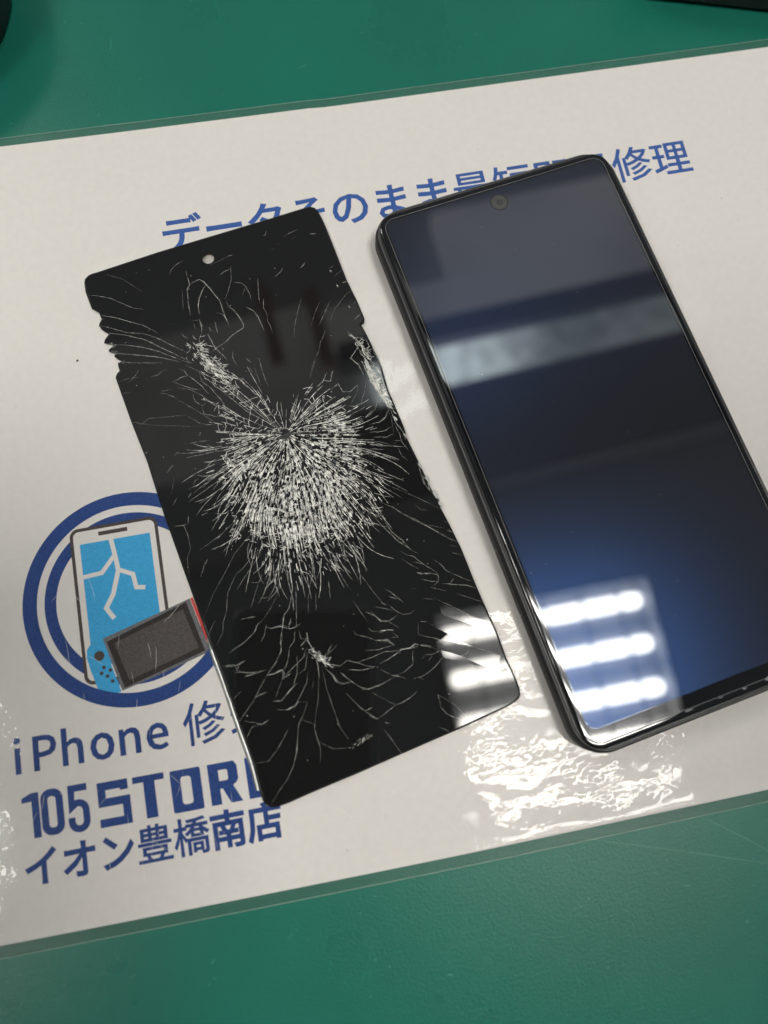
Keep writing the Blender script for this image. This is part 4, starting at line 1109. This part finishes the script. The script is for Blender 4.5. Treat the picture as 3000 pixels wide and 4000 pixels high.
gprof = [(0.0018, Z(7.92)), (0.0018, Z(8.25)), (0.00187, Z(8.42)), (0.00202, Z(8.54)), (0.0023, Z(8.61)), (0.0027, Z(8.645)), (0.0033, Z(8.66))]
v, f, sm = rings(gprof, W, H, 0.0066, 14, cap_bottom=False)
new_obj('cover_glass', v, f, M['bezel'], phone, sm)
# display area seen through the glass: reaches almost to the edge except the chin
v, f, sm = rings([(0.0, Z(8.664)), (0.0001, Z(8.670))], IW - 0.0012, IH - 0.0040, 0.0026, 10, cap_bottom=False)
v = [(x, y + 0.0014, z) for x, y, z in v]
new_obj('display', v, f, M['display'], phone, sm)
# thin ridge where glass meets display glass, pale to paint its highlight
v, f, sm = rings([(-0.00008, Z(8.62)), (-0.00004, Z(8.69)), (0.00008, Z(8.69)), (0.00012, Z(8.665))], IW - 0.0001, IH - 0.0001, 0.0032, 12, cap_top=False, cap_bottom=False)
new_obj('glass_edge_line', v, f, M['line'], phone, sm)
mb = MB()
lx, ly = (0.10203 - 0.11284), (0.05956 + 0.00801)
lx, ly = lx * math.cos(PH) + ly * math.sin(PH), -lx * math.sin(PH) + ly * math.cos(PH)
mb.disc(lx * 1000, ly * 1000, 2.25, 8.69, 40)
lens = mb.build('front_camera', M['lens'], phone, MM)
mb = MB(); mb.ring(lx * 1000, ly * 1000, 2.2, 2.5, 8.694, 40); mb.build('lens_ring', M['rim'], lens, MM)
mb = MB(); mb.disc(lx * 1000 + .1, ly * 1000 - .1, 0.9, 8.696, 24); mb.build('lens_pupil', M['bezel'], lens, MM)
# tray slot on the long side nearest the broken panel
mb = MB()
vv, ff = [], []
n = 28
for dx in (0, 1):
    for i in range(n):
        a = 2 * math.pi * i / n
        yy = (1.35 - .22 * dx) * math.sin(a); xx = (1.35 - .22 * dx) * math.cos(a)
        xx += 7.6 if math.cos(a) > 0 else -7.6
        vv.append((-W / 2 - 0.00004, (xx - 30.0) * MM, (4.3 + yy) * MM))
ff = [(i, (i + 1) % n, n + (i + 1) % n, n + i) for i in range(n)]
new_obj('tray_outline', vv, ff, M['rim'], phone)
# chips of old adhesive on the chin rim and dust on the screen
for (u, w_, l) in ((14.5, 2.0, 2.6), (7.5, .9, 1.2), (1.0, .45, 1.4), (-7.5, .7, 2.2)):
    pts = [(u + l * .5 * math.cos(a) * random.uniform(.8, 1.1), -IH * 500 - .25 + w_ * .32 * math.sin(a) * random.uniform(.7, 1.1)) for a in [2 * math.pi * i / 11 for i in range(11)]]
    m2 = MB(); m2.poly(pts, 8.70)
    m2.build('adhesive_chip', M['chip'], phone, MM)
mb = MB()
for i in range(34):
    x, y = random.uniform(-32, 32), random.uniform(-68, 72)
    a = random.uniform(0, 3.1); l = random.uniform(.08, .22) * (2.5 if i % 12 == 0 else 1)
    ribbon(mb, [(x, y), (x + l * .5 * math.cos(a), y + l * .5 * math.sin(a)), (x + l * math.cos(a + .4), y + l * math.sin(a + .4))], random.uniform(.06, .12), 8.70)
o = mb.build('dust', M['dust'], phone, MM); o['kind'] = 'stuff'

# ------------------------------------------------------------------ things cut off by the frame
t = thing('round_base', 'black round base cut off by the upper left corner, with soft shadow', 'base', (-0.0668, 0.160, 0))
v, f = [], []
prof = [(.0405, 0), (.0418, .002), (.0418, .020), (.0405, .0235), (.034, .0255), (.032, .0245)]
n = 64
for r, z in prof:
    v += [(r * math.cos(2 * math.pi * i / n), r * math.sin(2 * math.pi * i / n), z) for i in range(n)]
for j in range(len(prof) - 1):
    f += [(j * n + i, j * n + (i + 1) % n, (j + 1) * n + (i + 1) % n, (j + 1) * n + i) for i in range(n)]
f.append(tuple((len(prof) - 1) * n + i for i in range(n)))
new_obj('base_disc', v, f, M['black_plastic'], t, True)
t = thing('dark_tool_tray', 'dark tray edge cut off by the upper right corner behind the sheet', 'tray', (0.1860, 0.1203, 0), math.radians(-16.0))
v, f, sm = rings([(0.0015, 0.0), (0.0, 0.0015), (0.0, 0.0185), (0.001, 0.0195), (0.0025, 0.0195), (0.003, 0.004)], 0.080, 0.040, 0.006, 8)
v = [(x + 0.014, y + 0.021, z) for x, y, z in v]
new_obj('tray_shell', v, f, M['black_plastic'], t, sm)
